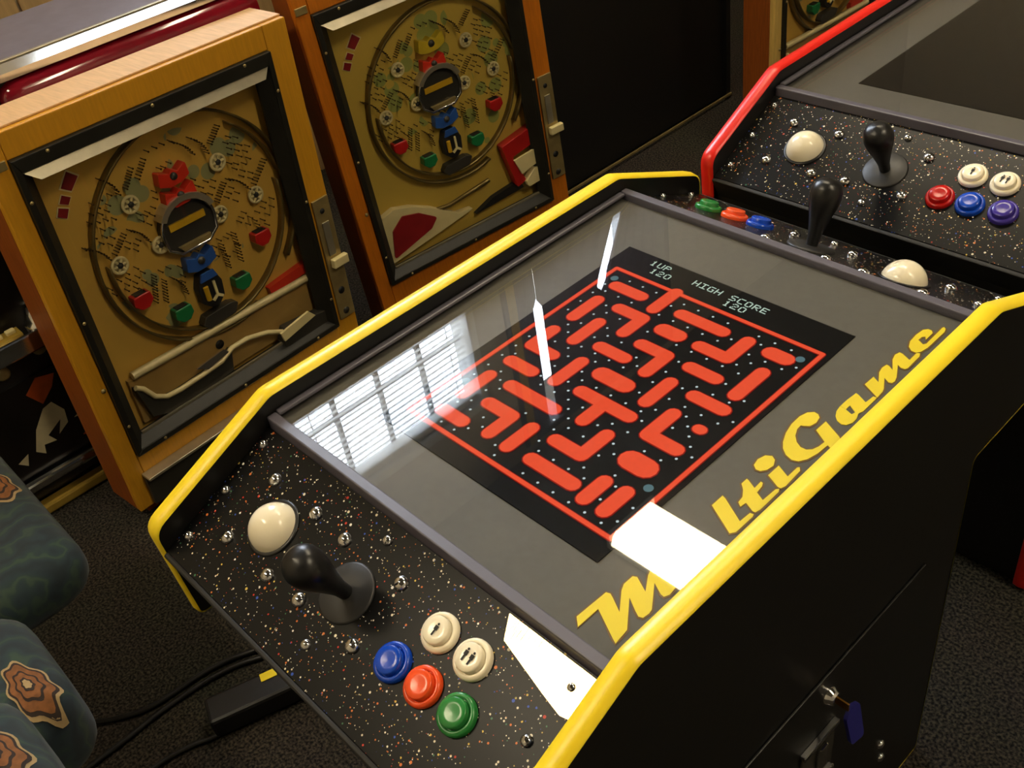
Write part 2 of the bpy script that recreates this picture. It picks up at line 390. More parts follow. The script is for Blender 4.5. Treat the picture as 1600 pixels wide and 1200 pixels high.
sl = MB().box(-.0115, .0115, y0 + .04, y1 - .04, -.0006, .0006, st).build('slat', M['blind'], win)
zz = z0 + .05; k = 0
while zz < z1 - .07:
    o = sl if k == 0 else sl.copy()
    if k: COL.objects.link(o)
    o.parent = win; o.location = (0, 0, zz); k += 1; zz += 0.0255
MB().box(XW - .045, XW - .012, y0 + .036, y1 - .036, z1 - .065, z1 - .036).build('head_rail', M['blind'], win, bevel=0.002)
for yc in (0.52, 1.12):
    MB().tube([(XW - .012, yc, z1 - .06), (XW - .010, yc, z0 + .12)], 0.0015, 6).build('pull_cord', M['blind'], win)
# window 2 with drawn curtains that leave two slits
win2 = bpy.data.objects.new('window_2', None); COL.objects.link(win2); struct(win2, 'window covered by lilac grey curtains with two bright slits', 'window')
y0, y1, z0, z1 = W2
f = MB()
for a in ((XW - .1, XW + .012, y0, y0 + .03, z0, z1), (XW - .1, XW + .012, y1 - .03, y1, z0, z1), (XW - .1, XW + .012, y0, y1, z0, z0 + .03), (XW - .1, XW + .012, y0, y1, z1 - .03, z1)):
    f.box(*a)
f.build('window_frame', M['win_frame'], win2, bevel=0.003)
MB().box(XW - .067, XW - .063, y0 + .03, y1 - .03, z0 + .03, z1 - .03).build('pane', M['pglass'], win2)
def curtain(ea, eb):
    """hanging cloth between the edges ea(z) and eb(z)"""
    mb = MB(); nz = 40; ny = 24; vv = []
    for j in range(nz + 1):
        z = z0 + .02 + (z1 - z0 - .04) * j / nz; a, b = ea(z), eb(z)
        for i in range(ny + 1): vv.append((XW - .03 + .010 * math.sin(i * 1.3 + ea(z0) * 9), a + (b - a) * i / ny, z))
    mb.add(vv, [(j * (ny + 1) + i, j * (ny + 1) + i + 1, (j + 1) * (ny + 1) + i + 1, (j + 1) * (ny + 1) + i) for j in range(nz) for i in range(ny)], True)
    return mb.build('curtain', M['curtain'], win2, solid=0.003)
g1 = lambda z: .019 if z > 2.35 else -.004
c2 = lambda z: 2.11 - max(0, min(1, (z - 2.08) / .36)) * .18
g2 = lambda z: .030 if 2.08 < z < 2.46 else -.004
curtain(lambda z: 1.39, lambda z: 1.575 - g1(z)); curtain(lambda z: 1.575 + g1(z), lambda z: c2(z) - g2(z)); curtain(lambda z: c2(z) + g2(z), lambda z: 2.29)
MB().box(XW - .014, XW + .014, 1.40, 1.44, z0, z1).build('post', M['wood_pale'], win2)

# ceiling lamps (wrap-around fluorescent fittings)
def lamp_mat():
    m = bpy.data.materials.new('lit_diffuser'); m.use_nodes = True
    nt = m.node_tree; N = nt.nodes
    e = N['Principled BSDF']; e.inputs['Base Color'].default_value = (.9, .88, .8, 1)
    nz = N.new('ShaderNodeTexNoise'); nz.inputs['Scale'].default_value = 60
    rp = N.new('ShaderNodeMapRange'); rp.inputs[3].default_value = LAMP * .97; rp.inputs[4].default_value = LAMP * 1.03
    nt.links.new(nz.outputs['Fac'], rp.inputs[0]); nt.links.new(rp.outputs[0], e.inputs['Emission Strength'])
    e.inputs['Emission Color'].default_value = LAMP_COL + (1,)
    return m
M['lit'] = lamp_mat()
def ceiling_lamp(x, y, label, L=1.22, Wd=0.26):
    t = thing('ceiling_lamp', label, 'lamp', (x, y, ZC), group='fluorescent ceiling lamps')
    MB().box(-L / 2, L / 2, -Wd / 2, Wd / 2, -.022, 0).build('housing', M['lampw'], t, bevel=.003)
    prof = round_poly([(-Wd / 2 + .006, -.0225), (-Wd / 2 + .02, -.07), (Wd / 2 - .02, -.07), (Wd / 2 - .006, -.0225)], [0, .03, .03, 0])
    MB().prism(prof, -L / 2 + .02, L / 2 - .02, lambda a, b, h: (h, a, b)).build('diffuser', M['lit'], t)
    for s in (-1, 1):
        MB().box(s * (L / 2 - .01) - .009, s * (L / 2 - .01) + .009, -Wd / 2, Wd / 2, -.076, -.0225).build('end_cap', M['lampw'], t, bevel=.003)
    return t
ceiling_lamp(-0.745, 1.348, 'long fluorescent ceiling lamp whose glare shows on the yellow table glass')
ceiling_lamp(-0.95, -1.45, 'long fluorescent ceiling lamp near the patterned stools')
ceiling_lamp(1.5, 0.6, 'long fluorescent ceiling lamp over the right side of the room')

# ------------------------------------------------------------------ arcade cabinet
SL = math.radians(24); CS, SN = math.cos(SL), math.sin(SL)
GZ = 0.80
LET = {
'M': [(1713,-2353),(1727,-2044),(1761,-2032),(1804,-2051),(1928,-2117),(1804,-1955),(1777,-1898),(1779,-1799),(1810,-1782),(1865,-1809),(1950,-1849),(1861,-1715),(1834,-1639),(1842,-1558),(1880,-1551),(2032,-1637),(2040,-1525),(2069,-1523),(2092,-1635),(2107,-1757),(2086,-1798),(2053,-1795),(1946,-1741),(2094,-1946),(2103,-1985),(2094,-2046),(2061,-2058),(2009,-2033),(1894,-1967),(2077,-2202),(2082,-2243),(2092,-2344),(2052,-2327),(1788,-2197),(1784,-2414)],
'u': [(1926,-1446),(1934,-1340),(2086,-1414),(2092,-1368),(1943,-1281),(1951,-1173),(2119,-1254),(2124,-1158),(2151,-1161),(2152,-1343),(2128,-1359),(2107,-1355),(2107,-1486),(2081,-1507),(2043,-1498)],
'l': [(1786,-699),(1820,-709),(2061,-839),(2069,-717),(2100,-710),(2109,-738),(2107,-950),(2077,-992),(1785,-838)],
't': [(1822,-423),(1844,-428),(1933,-471),(1929,-379),(1950,-382),(1967,-415),(1978,-499),(2064,-541),(2071,-379),(2091,-354),(2107,-387),(2110,-639),(2096,-687),(2072,-688),(1978,-647),(1969,-708),(1927,-679),(1918,-612),(1870,-539),(1821,-494)],
'idot': [(1770,-256),(1754,-180),(1776,-104),(1825,-75),(1869,-100),(1900,-163),(1887,-241),(1853,-283),(1814,-289)],
'i': [(1933,-137),(2062,-198),(2062,-64),(2076,-49),(2102,-81),(2113,-299),(2097,-345),(2066,-345),(1931,-283)],
'G': [(1828,594),(1859,565),(1875,493),(1858,423),(1814,394),(1791,386),(1795,327),(1829,250),(1883,190),(1943,157),(1997,159),(2036,194),(2057,256),(2063,331),(1926,412),(1929,555),(2123,457),(2147,436),(2160,380),(2158,288),(2105,313),(2097,177),(2071,69),(2029,3),(1974,-17),(1902,5),(1839,56),(1794,121),(1748,228),(1720,353),(1718,478),(1741,559),(1785,600)],
'a': [(1926,1028),(1956,1020),(2056,970),(2065,1076),(2097,1080),(2101,1054),(2103,849),(2086,811),(2091,791),(2109,747),(2115,675),(2087,620),(2047,604),(1995,622),(1952,666),(1925,723),(1914,793),(1914,902)],
'm': [(1925,1312),(1999,1270),(1930,1395),(1915,1468),(1925,1529),(1950,1526),(2005,1493),(1926,1626),(1907,1698),(1922,1752),(1953,1749),(2048,1705),(2045,1832),(2072,1845),(2091,1801),(2096,1592),(2082,1567),(2044,1564),(2002,1586),(2084,1426),(2102,1367),(2095,1331),(2067,1321),(2005,1357),(2081,1220),(2094,1179),(2101,1083),(1920,1176)],
'e': [(2045,2320),(2069,2303),(2084,2258),(2083,1957),(2065,1868),(2038,1833),(1991,1835),(1942,1876),(1911,1953),(1903,2070),(1915,2174),(1947,2211),(1984,2208),(2008,2180),(2009,2058),(1983,2095),(1961,2072),(1958,2014),(2026,1977),(2044,2006),(2037,2303)],
}
AHOLE = [(1972,857),(2058,805),(2048,763),(1973,789)]
# keyhole the counter of the a
LET['a'] = [(1926,1028),(1956,1020),(2056,970),(2065,1076),(2097,1080),(2101,1054),(2103,849),(2086,811),(2091,791),(2109,747),(2115,675),(2087,620),(2047,604),(1995,622),(1952,666),(1925,723),(1914,793),(1973,789),(2048,763),(2058,805),(1972,857),(1973,791),(1914,796),(1914,902)]

GLY = {
'1': ["..#..", ".##..", "..#..", "..#..", "..#..", "..#..", ".###."],
'2': [".###.", "#...#", "....#", "..##.", ".#...", "#....", "#####"],
'0': [".###.", "#...#", "#...#", "#...#", "#...#", "#...#", ".###."],
'U': ["#...#", "#...#", "#...#", "#...#", "#...#", "#...#", ".###."],
'P': ["####.", "#...#", "#...#", "####.", "#....", "#....", "#...."],
'H': ["#...#", "#...#", "#...#", "#####", "#...#", "#...#", "#...#"],
'I': ["#####", "..#..", "..#..", "..#..", "..#..", "..#..", "#####"],
'G': [".####", "#....", "#....", "#..##", "#...#", "#...#", ".####"],
'S': [".####", "#....", "#....", ".###.", "....#", "....#", "####."],
'C': [".####", "#....", "#....", "#....", "#....", "#....", ".####"],
'O': [".###.", "#...#", "#...#", "#...#", "#...#", "#...#", ".###."],
'R': ["####.", "#...#", "#...#", "####.", "#.#..", "#..#.", "#...#"],
'E': ["#####", "#....", "#....", "####.", "#....", "#....", "#####"],
}
CELL = 0.0094

def text_mesh(mb, s, x, y, z):
    px, py = CELL * 0.155, CELL * 0.135
    for ch in s:
        if ch != ' ':
            for r, row in enumerate(GLY[ch]):
                for c, q in enumerate(row):
                    if q == '#':
                        ax, ay = x + c * px, y - r * py
                        mb.add([(ax, ay - py, z), (ax + px, ay - py, z), (ax + px, ay, z), (ax, ay, z)], [(0, 1, 2, 3)])
        x += CELL

def capsule(a, b, r, n=6):
    a = Vector(a); b = Vector(b); d = b - a; ang = math.atan2(d.y, d.x)
    return [(b.x + r * math.cos(ang - PI / 2 + PI * i / n), b.y + r * math.sin(ang - PI / 2 + PI * i / n)) for i in range(n + 1)] + \
           [(a.x + r * math.cos(ang + PI / 2 + PI * i / n), a.y + r * math.sin(ang + PI / 2 + PI * i / n)) for i in range(n + 1)]

def seg_dist(p, a, b):
    p, a, b = Vector(p), Vector(a), Vector(b); d = b - a; L = d.length_squared
    t = 0 if L == 0 else max(0, min(1, (p - a).dot(d) / L)); return (p - (a + d * t)).length

def build_screen(parent, z):
    x0, x1, y0, y1 = -0.1345, 0.148, -0.187, 0.173
    scr = MB().box(x0, x1, y0, y1, z - .001, z).build('screen', M['screen'], parent)
    # a plain maze of bars: grid of 28 x 32 cells
    ox, oy = -0.1195, 0.1345
    g = lambda c, r: (ox + c * CELL, oy - r * CELL * 1.02)
    bars = []          # (polyline, half width)
    H = 0.78
    add = lambda *pts, h=H: bars.append((pts, h))
    add((2.6, 3), (6.4, 3)); add((9, 0.3), (9, 4)); add((12, 3), (17.5, 3)); add((20.5, 2.8), (20.5, 6.2), (17, 6.2)); add((23.4, 3), (25.2, 3), h=.9)
    add((2.8, 6.2), (2.8, 10)); add((5.8, 6), (9.2, 6), (9.2, 9)); add((12.2, 6.2), (14.2, 6.2), h=.95); add((24.6, 6), (24.6, 10.2))
    add((5.8, 9.2), (5.8, 13)); add((12, 9.4), (15.4, 9.4), (15.4, 12.6)); add((18.4, 9.4), (21.6, 9.4)); add((8.8, 12.2), (12.2, 12.2))
    add((2.7, 13), (2.7, 16.2), (5.8, 16.2)); add((18.4, 12.4), (18.4, 16)); add((21.5, 12.6), (25, 12.6)); add((9, 15.2), (9, 19)); add((12, 15.4), (15.2, 15.4), h=1.0)
    add((21.6, 15.8), (21.6, 19.4), (25, 19.4)); add((24.8, 16), (25.1, 16), h=.6); add((12.2, 18.6), (18.6, 18.6)); add((2.8, 19.4), (6, 19.4)); add((15.4, 18.6), (15.4, 21.6))
    add((5.8, 22.2), (12, 22.2)); add((2.8, 22.4), (2.8, 26)); add((18.6, 21.8), (18.6, 25.2), (15.2, 25.2)); add((22.6, 22.9), (24.4, 22.9), h=1.2)
    add((6, 25.4), (9.4, 25.4), (9.4, 28.4)); add((12.2, 25.4), (12.2, 28.6)); add((15.2, 28.4), (20.6, 28.4)); add((22.6, 26.4), (22.6, 29)); add((25.0, 26.2), (25.0, 29)); add((3, 28.9), (6, 28.9))
    mz = MB(); me_ = MB()
    for poly, h in bars:
        for a, b in zip(poly, poly[1:]):
            me_.add([(p[0], p[1], z + .0003) for p in capsule(g(*a), g(*b), (h + .12) * CELL)], [tuple(range(14))])
            mz.add([(p[0], p[1], z + .0006) for p in capsule(g(*a), g(*b), h * CELL)], [tuple(range(14))])
    border = [(0.3, 0.3), (27.6, 0.3), (27.6, 12), (27.6, 31), (0.3, 31), (0.3, 0.3)]
    for a, b in zip(border, border[1:]):
        me_.add([(p[0], p[1], z + .0003) for p in capsule(g(*a), g(*b), .34 * CELL)], [tuple(range(14))])
        mz.add([(p[0], p[1], z + .0006) for p in capsule(g(*a), g(*b), .24 * CELL)], [tuple(range(14))])
    me_.build('maze_outline', M['maze_edge'], scr); mz.build('maze_bar', M['maze'], scr)
    dt = MB()
    big = [(1.5, 2.0), (26.3, 2.2), (26.2, 24.6), (1.5, 24.5)]
    r_ = 0
    step = 1.02
    for i in range(27):
        for j in range(30):
            c, r = 1.4 + i * step * 0.955, 1.5 + j * step * 0.97
            d = min(seg_dist((c, r), a, b) - h for poly, h in bars for a, b in zip(poly, poly[1:]))
            if .38 < d < 1.15 and c < 27 and r < 30.4 and all(math.hypot(c - p, r - q) > 1 for p, q in big) and (i + j) % 2 == 0:
                x, y = g(c, r); dt.add([(p[0], p[1], z + .0005) for p in circ(x, y, CELL * .15, 6)], [tuple(range(6))])
    dt.build('dot', M['dots'], scr)['kind'] = 'stuff'
    for c, r in big:
        x, y = g(c, r); MB().add([(p[0], p[1], z + .0005) for p in circ(x, y, CELL * .48, 12)], [tuple(range(12))]).build('large_dot', M['bigdots'], scr)
    for s, x, y in (('1UP', -0.0925, 0.1655), ('120', -0.0831, 0.1535), ('HIGH SCORE', -0.0315, 0.1615), ('120', 0.0155, 0.1505)):
        tm = MB(); text_mesh(tm, s, x, y, z + .0006); tm.build('score_text', M['text'], scr)
    return scr

def cabinet(label, loc, yaw, trim, cols, yellow):
    root = thing('arcade_cabinet', label, 'arcade cabinet', loc, (0, 0, yaw), 'table-top arcade cabinets')
    prof = [(-.25, .82), (.25, .82), (.40, .755), (.395, .634), (.255, .632), (.255, 0.094), (-.255, 0.094), (-.255, .632), (-.395, .634), (-.40, .755)]
    rads = [.025, .025, .02, .006, .01, .006, .006, .01, .006, .02]
    rp = round_poly(prof, rads)
    for s in (-1, 1):
        xa, xb = ((-.2352, -.2172), (.2282, .2462))[s > 0]
        sp = MB().prism(rp, xa, xb, lambda a, b, h: (h, a, b)).build('side_panel', M['black_lam'], root)
        # T-moulding round the edge of the panel
        n = len(rp); tm = MB(); rings = []
        for i, p in enumerate(rp):
            a = Vector(rp[i - 1]); b = Vector(rp[(i + 1) % n]); d = (b - a).normalized(); nr = Vector((-d.y, d.x))
            ring = []
            for fx, off in ((-.0003, .0), (0.0006, .0018), (.5, .0032), (.9994, .0018), (1.0003, 0)):
                q = Vector(p) + nr * off
                ring.append((xa + (xb - xa) * fx if 0 <= fx <= 1 else (xa - .0008 if fx < 0 else xb + .0008), q.x, q.y))
            rings.append(ring)
        m = 5
        tm.add([q for r in rings for q in r], [(i * m + k, i * m + k + 1, ((i + 1) % n) * m + k + 1, ((i + 1) % n) * m + k) for i in range(n) for k in range(m - 1)], True)
        tm.build('edge_trim', trim, sp)
    b = MB(); b.box(-.217, .228, -.247, -.231, .094, .70); b.box(-.217, .228, .231, .247, .094, .70); b.box(-.217, .228, -.231, .231, .11, .126)
    b.build('body', M['black_paint'], root)
    # top: bezel under a glass pane, edged by strips
    bz = MB().box(-.2165, .2275, -.249, .249, .783, .7945).build('bezel', M['bezel'], root)
    MB().box(-.2165, .2275, -.2495, .2495, .7962, .7990).build('glass_pane', M['glass'], root)
    for nm, bx in (('edge_strip', (-.2168, .2278, -.2605, -.2497, .786, .8015)), ('edge_strip', (-.2168, .2278, .2497, .2605, .786, .8035)),
                   ('edge_strip', (-.2168, -.2085, -.2495, .2495, .7992, .8035)), ('edge_strip', (.2215, .2278, -.2495, .2495, .7992, .8010))):
        MB().box(*bx).build(nm, M['edge_strip'], root, bevel=.0015)
    if yellow:
        build_screen(bz, .7955)
        for k, poly in LET.items():
            pts = [(x * 1e-4, y * 1e-4) for x, y in poly]
            MB().prism(pts, .7945, .7953).build('letter', M['letter'], bz)
            # darker outline
            n = len(pts); area = sum(pts[i][0] * pts[(i + 1) % n][1] - pts[(i + 1) % n][0] * pts[i][1] for i in range(n)); sg = 1 if area > 0 else -1
            out = []
            for i in range(n):
                a = Vector(pts[i - 1]); p = Vector(pts[i]); c = Vector(pts[(i + 1) % n])
                d1 = (p - a).normalized(); d2 = (c - p).normalized()
                n1 = Vector((d1.y, -d1.x)) * sg; n2 = Vector((d2.y, -d2.x)) * sg; nn = n1 + n2
                nn = nn.normalized() if nn.length > .2 else n1
                q = p + nn * .0016; out.append((q.x, q.y))
            if k != 'a': MB().prism(out, .7945, .7949).build('letter_outline', M['letter_edge'], bz)
    else:
        MB().box(-.1345, .148, -.187, .173, .7945, .7952).build('screen', M['screen_off'], bz)
    # two control panels
    for e in (1, -1):
        def T(x, s, h, e=e):
            y = -.2615 - s * CS - h * SN; z = .790 - s * SN + h * CS
            return (x * e - (.012 if e < 0 else 0), y * e, z)
        pa, pb = (-.2168, .2278) if e > 0 else (-.2398, .2048)
        S = lambda y: (-.254 - y) / CS - .008       # slope coordinate of a point measured on the panel plane
        cp = MB().box(pa, pb, 0, .149, -.012, 0, T).build('control_panel', M['speckle'], root)
        fr = MB(); fr.box(pa, pb, .1492, .1552, -.075, 0.0, T); fr.build('front_lip', M['black_paint'], cp, bevel=.002)
        fr = MB(); fr.prism([(-.262, .776), (-.392, .712), (-.384, .642), (-.2475, .640), (-.2475, .70)], -.2166, .2276, lambda a, b2, h: (h, a * e, b2)); fr.build('panel_box', M['black_paint'], root)
        def Tm(cx, cy, e=e):
            s0 = S(cy)
            return lambda a, b2, h: T(cx + a, s0 + b2, h)
        bolt_prof = [(.0068, 0), (.0068, .0012), (.0058, .0036), (.0034, .0052), (0, .0057)]
        for (bx, by) in ((-.1626, -.2934), (-.095, -.2937), (-.1636, -.3546), (-.095, -.355), (-.0492, -.2953), (-.0485, -.3527), (.0276, -.2938), (.0268, -.3507)):
            MB().lathe(bolt_prof, 14, Tm(bx, by)).build('dome_bolt', M['chrome'], cp)
        for (bx, by) in ((-.206, -.2765), (-.206, -.3265), (-.206, -.3754), (-.0111, -.2752), (-.0124, -.3731), (.2001, -.3205), (.2001, -.375)):
            MB().lathe([(r * .72, h * .8) for r, h in bolt_prof], 12, Tm(bx, by)).build('screw', M['chrome'], cp)
        # trackball
        tt = Tm(-.1257, -.3243)
        tb = MB().lathe([(.0250, -.001), (.0276, .0), (.0276, .0012), (.0254, .0014)], 32, tt).build('trackball_collar', M['black_pl'], root)
        R_ = .0245; prof = [(R_ * math.sin(a), -.003 + R_ * math.cos(a)) for a in [PI * .56 * (1 - i / 14) for i in range(15)]]
        MB().lathe(prof, 36, tt).build('trackball', M['white_pl'], tb)
        # joystick
        tj = Tm(-.0115, -.3249)
        js = MB().lathe([(.0272, 0), (.0272, .0012), (.0255, .0024), (.008, .0030), (0, .0030)], 32, tj).build('joystick', M['washer'], root)
        MB().lathe([(.0066, .002), (.0072, .014), (.0092, .023), (.0118, .034), (.0160, .048), (.0178, .058), (.0176, .066), (.0150, .073), (.0092, .0775), (0, .079)], 24, tj).build('handle', M['black_pl'], js)
        # buttons
        spots = [(.0877, -.3031), (.1259, -.303), (.0686, -.340), (.1043, -.3386), (.1427, -.3374)]
        for i, (bx, by) in enumerate(spots):
            mt = M['white_pl'] if i < 2 else M[cols[i - 2]]
            if e == -1 and i < 2: continue
            tbn = Tm(bx, by)
            bt = MB().lathe([(.0166, 0), (.0166, .0028), (.0158, .0048), (.0140, .0056), (.0122, .0052), (.0120, .002)], 28, tbn).build('push_button', mt, root)
            MB().lathe([(.0116, .002), (.0116, .0092), (.0108, .0102), (.006, .0098), (0, .0096)], 28, tbn).build('plunger', mt, bt)
            if i < 2:
                ic = MB()
                for dx in ((0,) if i == 0 else (-.0032, .0032)):
                    hh = .0104
                    ic.add([tbn(p[0] + dx, p[1], hh) for p in circ(0, -.0048, .0011, 8)], [tuple(range(8))])
                    body = [(-.0018, -.0034), (.0018, -.0034), (.0018, .0004), (.0009, .0004), (.0009, .0052), (-.0009, .0052), (-.0009, .0004), (-.0018, .0004)]
                    ic.add([tbn(p[0] + dx, p[1], hh) for p in body], [tuple(range(8))])
                ic.build('player_icon', M['ink'], bt)
        if yellow and e == 1:
            # brushed metal cover plate at the corner of the panel
            pp = round_poly([(.127, -.2625), (.1375, -.2800), (.1895, -.2915), (.2100, -.2955), (.2265, -.2920), (.2265, -.2625)], [.001, .002, .006, .006, .004, .001])
            cpl = MB().prism(pp, .0005, .0022, lambda a, b2, h: T(a, S(b2), h)).build('cover_plate', M['brushed'], cp, bevel=.0006)
            MB().lathe([(.0032, .002), (.0032, .0030), (.0022, .0040), (0, .0043)], 14, Tm(.2050, -.2765)).build('screw', M['chrome'], cpl)
    for o in root.children_recursive:      # panel heights above were measured from a floor at 0.09
        if o.type == 'MESH': o.data.transform(Matrix.Translation((0, 0, -.09)))
    return root

yc = cabinet('black arcade table with yellow edge trim and a lit red maze on its screen', (0, 0, 0), 0, M['yellow_trim'], ('blue_pl', 'orange_pl', 'green_pl'), True)
rc = cabinet('black arcade table with red edge trim and a dark screen, behind the yellow one', (-0.0171, 0.845, 0), math.radians(0.66), M['red_trim'], ('red_pl', 'blue_pl', 'purple_pl'), False)
# service door on the right of the yellow cabinet
xo = .2464
dr = MB().box(xo, xo + .003, -.165, .1795, .10, .449).build('service_door', M['black_lam'], yc, bevel=.001)
dT = lambda cy, cz: (lambda a, b, h: (xo + .003 + h, cy + a, cz + b))
lk = MB().lathe([(.0105, 0), (.0105, .003), (.008, .006), (.0075, .009), (0, .009)], 18, dT(.0021, .4148)).build('lock', M['chrome'], dr)
MB().box(xo + .011, xo + .026, .0011, .0031, .409, .420).build('key', M['brass'], lk, bevel=.0003)
MB().prism(round_poly([(-.008, .368), (.013, .363), (.016, .405), (.002, .411), (-.008, .401)], .005), xo + .022, xo + .026, lambda a, b, h: (h + (.411 - b) * .25, a + .004, b)).build('key_tag', M['key_blue'], lk)
cm = MB().box(xo + .003, xo + .006, -.0403, .017, .26, .3575).build('coin_plate', M['dark_grey'], dr, bevel=.001)
MB().box(xo + .003, xo + .010, -.0423, .019, .3525, .359).build('coin_plate_rim', M['chrome'], cm, bevel=.001)
MB().box(xo + .006, xo + .012, -.016, -.002, .305, .343).build('coin_slot', M['chrome'], cm, bevel=.002)
MB().box(xo + .006, xo + .014, -.030, .010, .267, .290).build('coin_return', M['chrome'], cm, bevel=.002)
for (a, b) in ((.1382, .1582), (.1440, .1225)):
    MB().lathe([(.0062, 0), (.0062, .001), (.004, .0035), (0, .0042)], 14, dT(a, b)).build('dome_bolt', M['chrome'], dr)
lk = MB().lathe([(.014, 0), (.014, .003), (.010, .006), (0, .006)], 18, lambda a, b, h: (.150 + a, -.247 - h, .30 + b)).build('lock', M['steel'], rc)

# ------------------------------------------------------------------ pachinko machines
PF_CENTRE = {}; PF_SCALE = {}
def nails(arr, T, Ln=.016):
    mb = MB()
    for (x, z) in arr:
        vs_ = []
        for r, d in ((.0010, 0), (.0010, -Ln), (.0020, -Ln), (.0020, -Ln - .0012)):
            for k in range(5): vs_.append(T(x + r * math.cos(2 * PI * k / 5), z + r * math.sin(2 * PI * k / 5), .045 + d))
        fs = [(j * 5 + k, j * 5 + (k + 1) % 5, (j + 1) * 5 + (k + 1) % 5, (j + 1) * 5 + k) for j in range(3) for k in range(5)] + [(15, 16, 17, 18, 19)]
        mb.add(vs_, fs)
    return mb

NAILS = [(x / 1000, z / 1000) for x, z in [(181,-154),(186,-158),(190,-162),(194,-166),(198,-171),(201,-176),(203,-182),(205,-187),(206,-194),(222,-190),(225,-186),(229,-182),(232,-177),(235,-173),(238,-169),(241,-165),(245,-160),(250,-183),(254,-178),(258,-173),(262,-169),(266,-164),(269,-160),(273,-155),(284,-144),(301,-144),(317,-144),(334,-145),(337,-149),(343,-152),(348,-156),(353,-160),(357,-164),(361,-168),(364,-173),(367,-179),(370,-185),(373,-155),(378,-159),(383,-163),(387,-168),(391,-172),(394,-178),(396,-183),(398,-189),(399,-195),(411,-182),(414,-178),(418,-174),(422,-171),(426,-167),(429,-163),(433,-160),(437,-156),(453,-185),(468,-192),(444,-194),(458,-201),(472,-209),(488,-218),(448,-207),(463,-217),(480,-226),(446,-219),(465,-230),(483,-242),(439,-234),(453,-241),(470,-248),(447,-249),(463,-260),(479,-271),(457,-269),(475,-282),(479,-296),(484,-291),(488,-287),(493,-282),(498,-277),(503,-273),(507,-268),(512,-263),(517,-259),(346,-229),(355,-231),(358,-246),(379,-246),(395,-251),(366,-252),(389,-263),(367,-265),(380,-273),(389,-294),(392,-290),(396,-285),(400,-281),(403,-277),(407,-273),(411,-269),(415,-265),(426,-263),(433,-266),(440,-270),(446,-275),(451,-280),(456,-286),(460,-292),(464,-299),(428,-281),(420,-289),(437,-296),(412,-295),(429,-310),(439,-341),(430,-348),(450,-357),(469,-354),(490,-341),(510,-342),(484,-351),(505,-358),(490,-369),(458,-367),(476,-375),(441,-368),(461,-378),(483,-389),(423,-354),(463,-387),(296,-183),(305,-184),(318,-181),(272,-219),(270,-232),(260,-246),(153,-189),(171,-189),(190,-188),(162,-200),(181,-204),(146,-206),(162,-213),(175,-213),(137,-219),(152,-224),(167,-227),(182,-232),(137,-235),(155,-241),(171,-247),(136,-248),(154,-255),(167,-263),(144,-263),(158,-273),(230,-259),(242,-272),(240,-253),(254,-259),(229,-245),(246,-249),(111,-259),(116,-262),(121,-265),(126,-269),(130,-272),(134,-277),(138,-281),(141,-286),(144,-291),(146,-297),(159,-294),(164,-290),(168,-286),(172,-283),(176,-279),(180,-275),(185,-271),(189,-267),(201,-265),(206,-269),(211,-272),(215,-276),(219,-280),(222,-285),(225,-290),(227,-295),(229,-301),(191,-285),(204,-296),(186,-294),(200,-306),(211,-290),(168,-339),(188,-338),(166,-350),(184,-355),(197,-352),(149,-344),(160,-359),(176,-363),(193,-370),(127,-351),(141,-359),(156,-369),(174,-374),(117,-341),(131,-365),(144,-382),(201,-381),(183,-382),(201,-420),(203,-414),(205,-408),(206,-403),(208,-397),(209,-392),(211,-386),(212,-380),(214,-375),(215,-369),(221,-430),(222,-424),(224,-418),(225,-412),(227,-406),(228,-400),(230,-394),(231,-388),(248,-392),(252,-396),(256,-401),(259,-406),(262,-412),(264,-417),(265,-423),(266,-429),(266,-435),(231,-368),(248,-369),(271,-399),(282,-390),(271,-379),(267,-410),(299,-358),(315,-364),(368,-368),(384,-371),(393,-368),(354,-376),(347,-383),(353,-396),(366,-390),(371,-431),(371,-425),(371,-418),(371,-412),(371,-405),(370,-399),(370,-392),(370,-386),(370,-379),(402,-432),(402,-425),(403,-418),(403,-411),(403,-404),(403,-397),(403,-391),(403,-384),(403,-377),(403,-370),(376,-408),(395,-410),(406,-397)]]

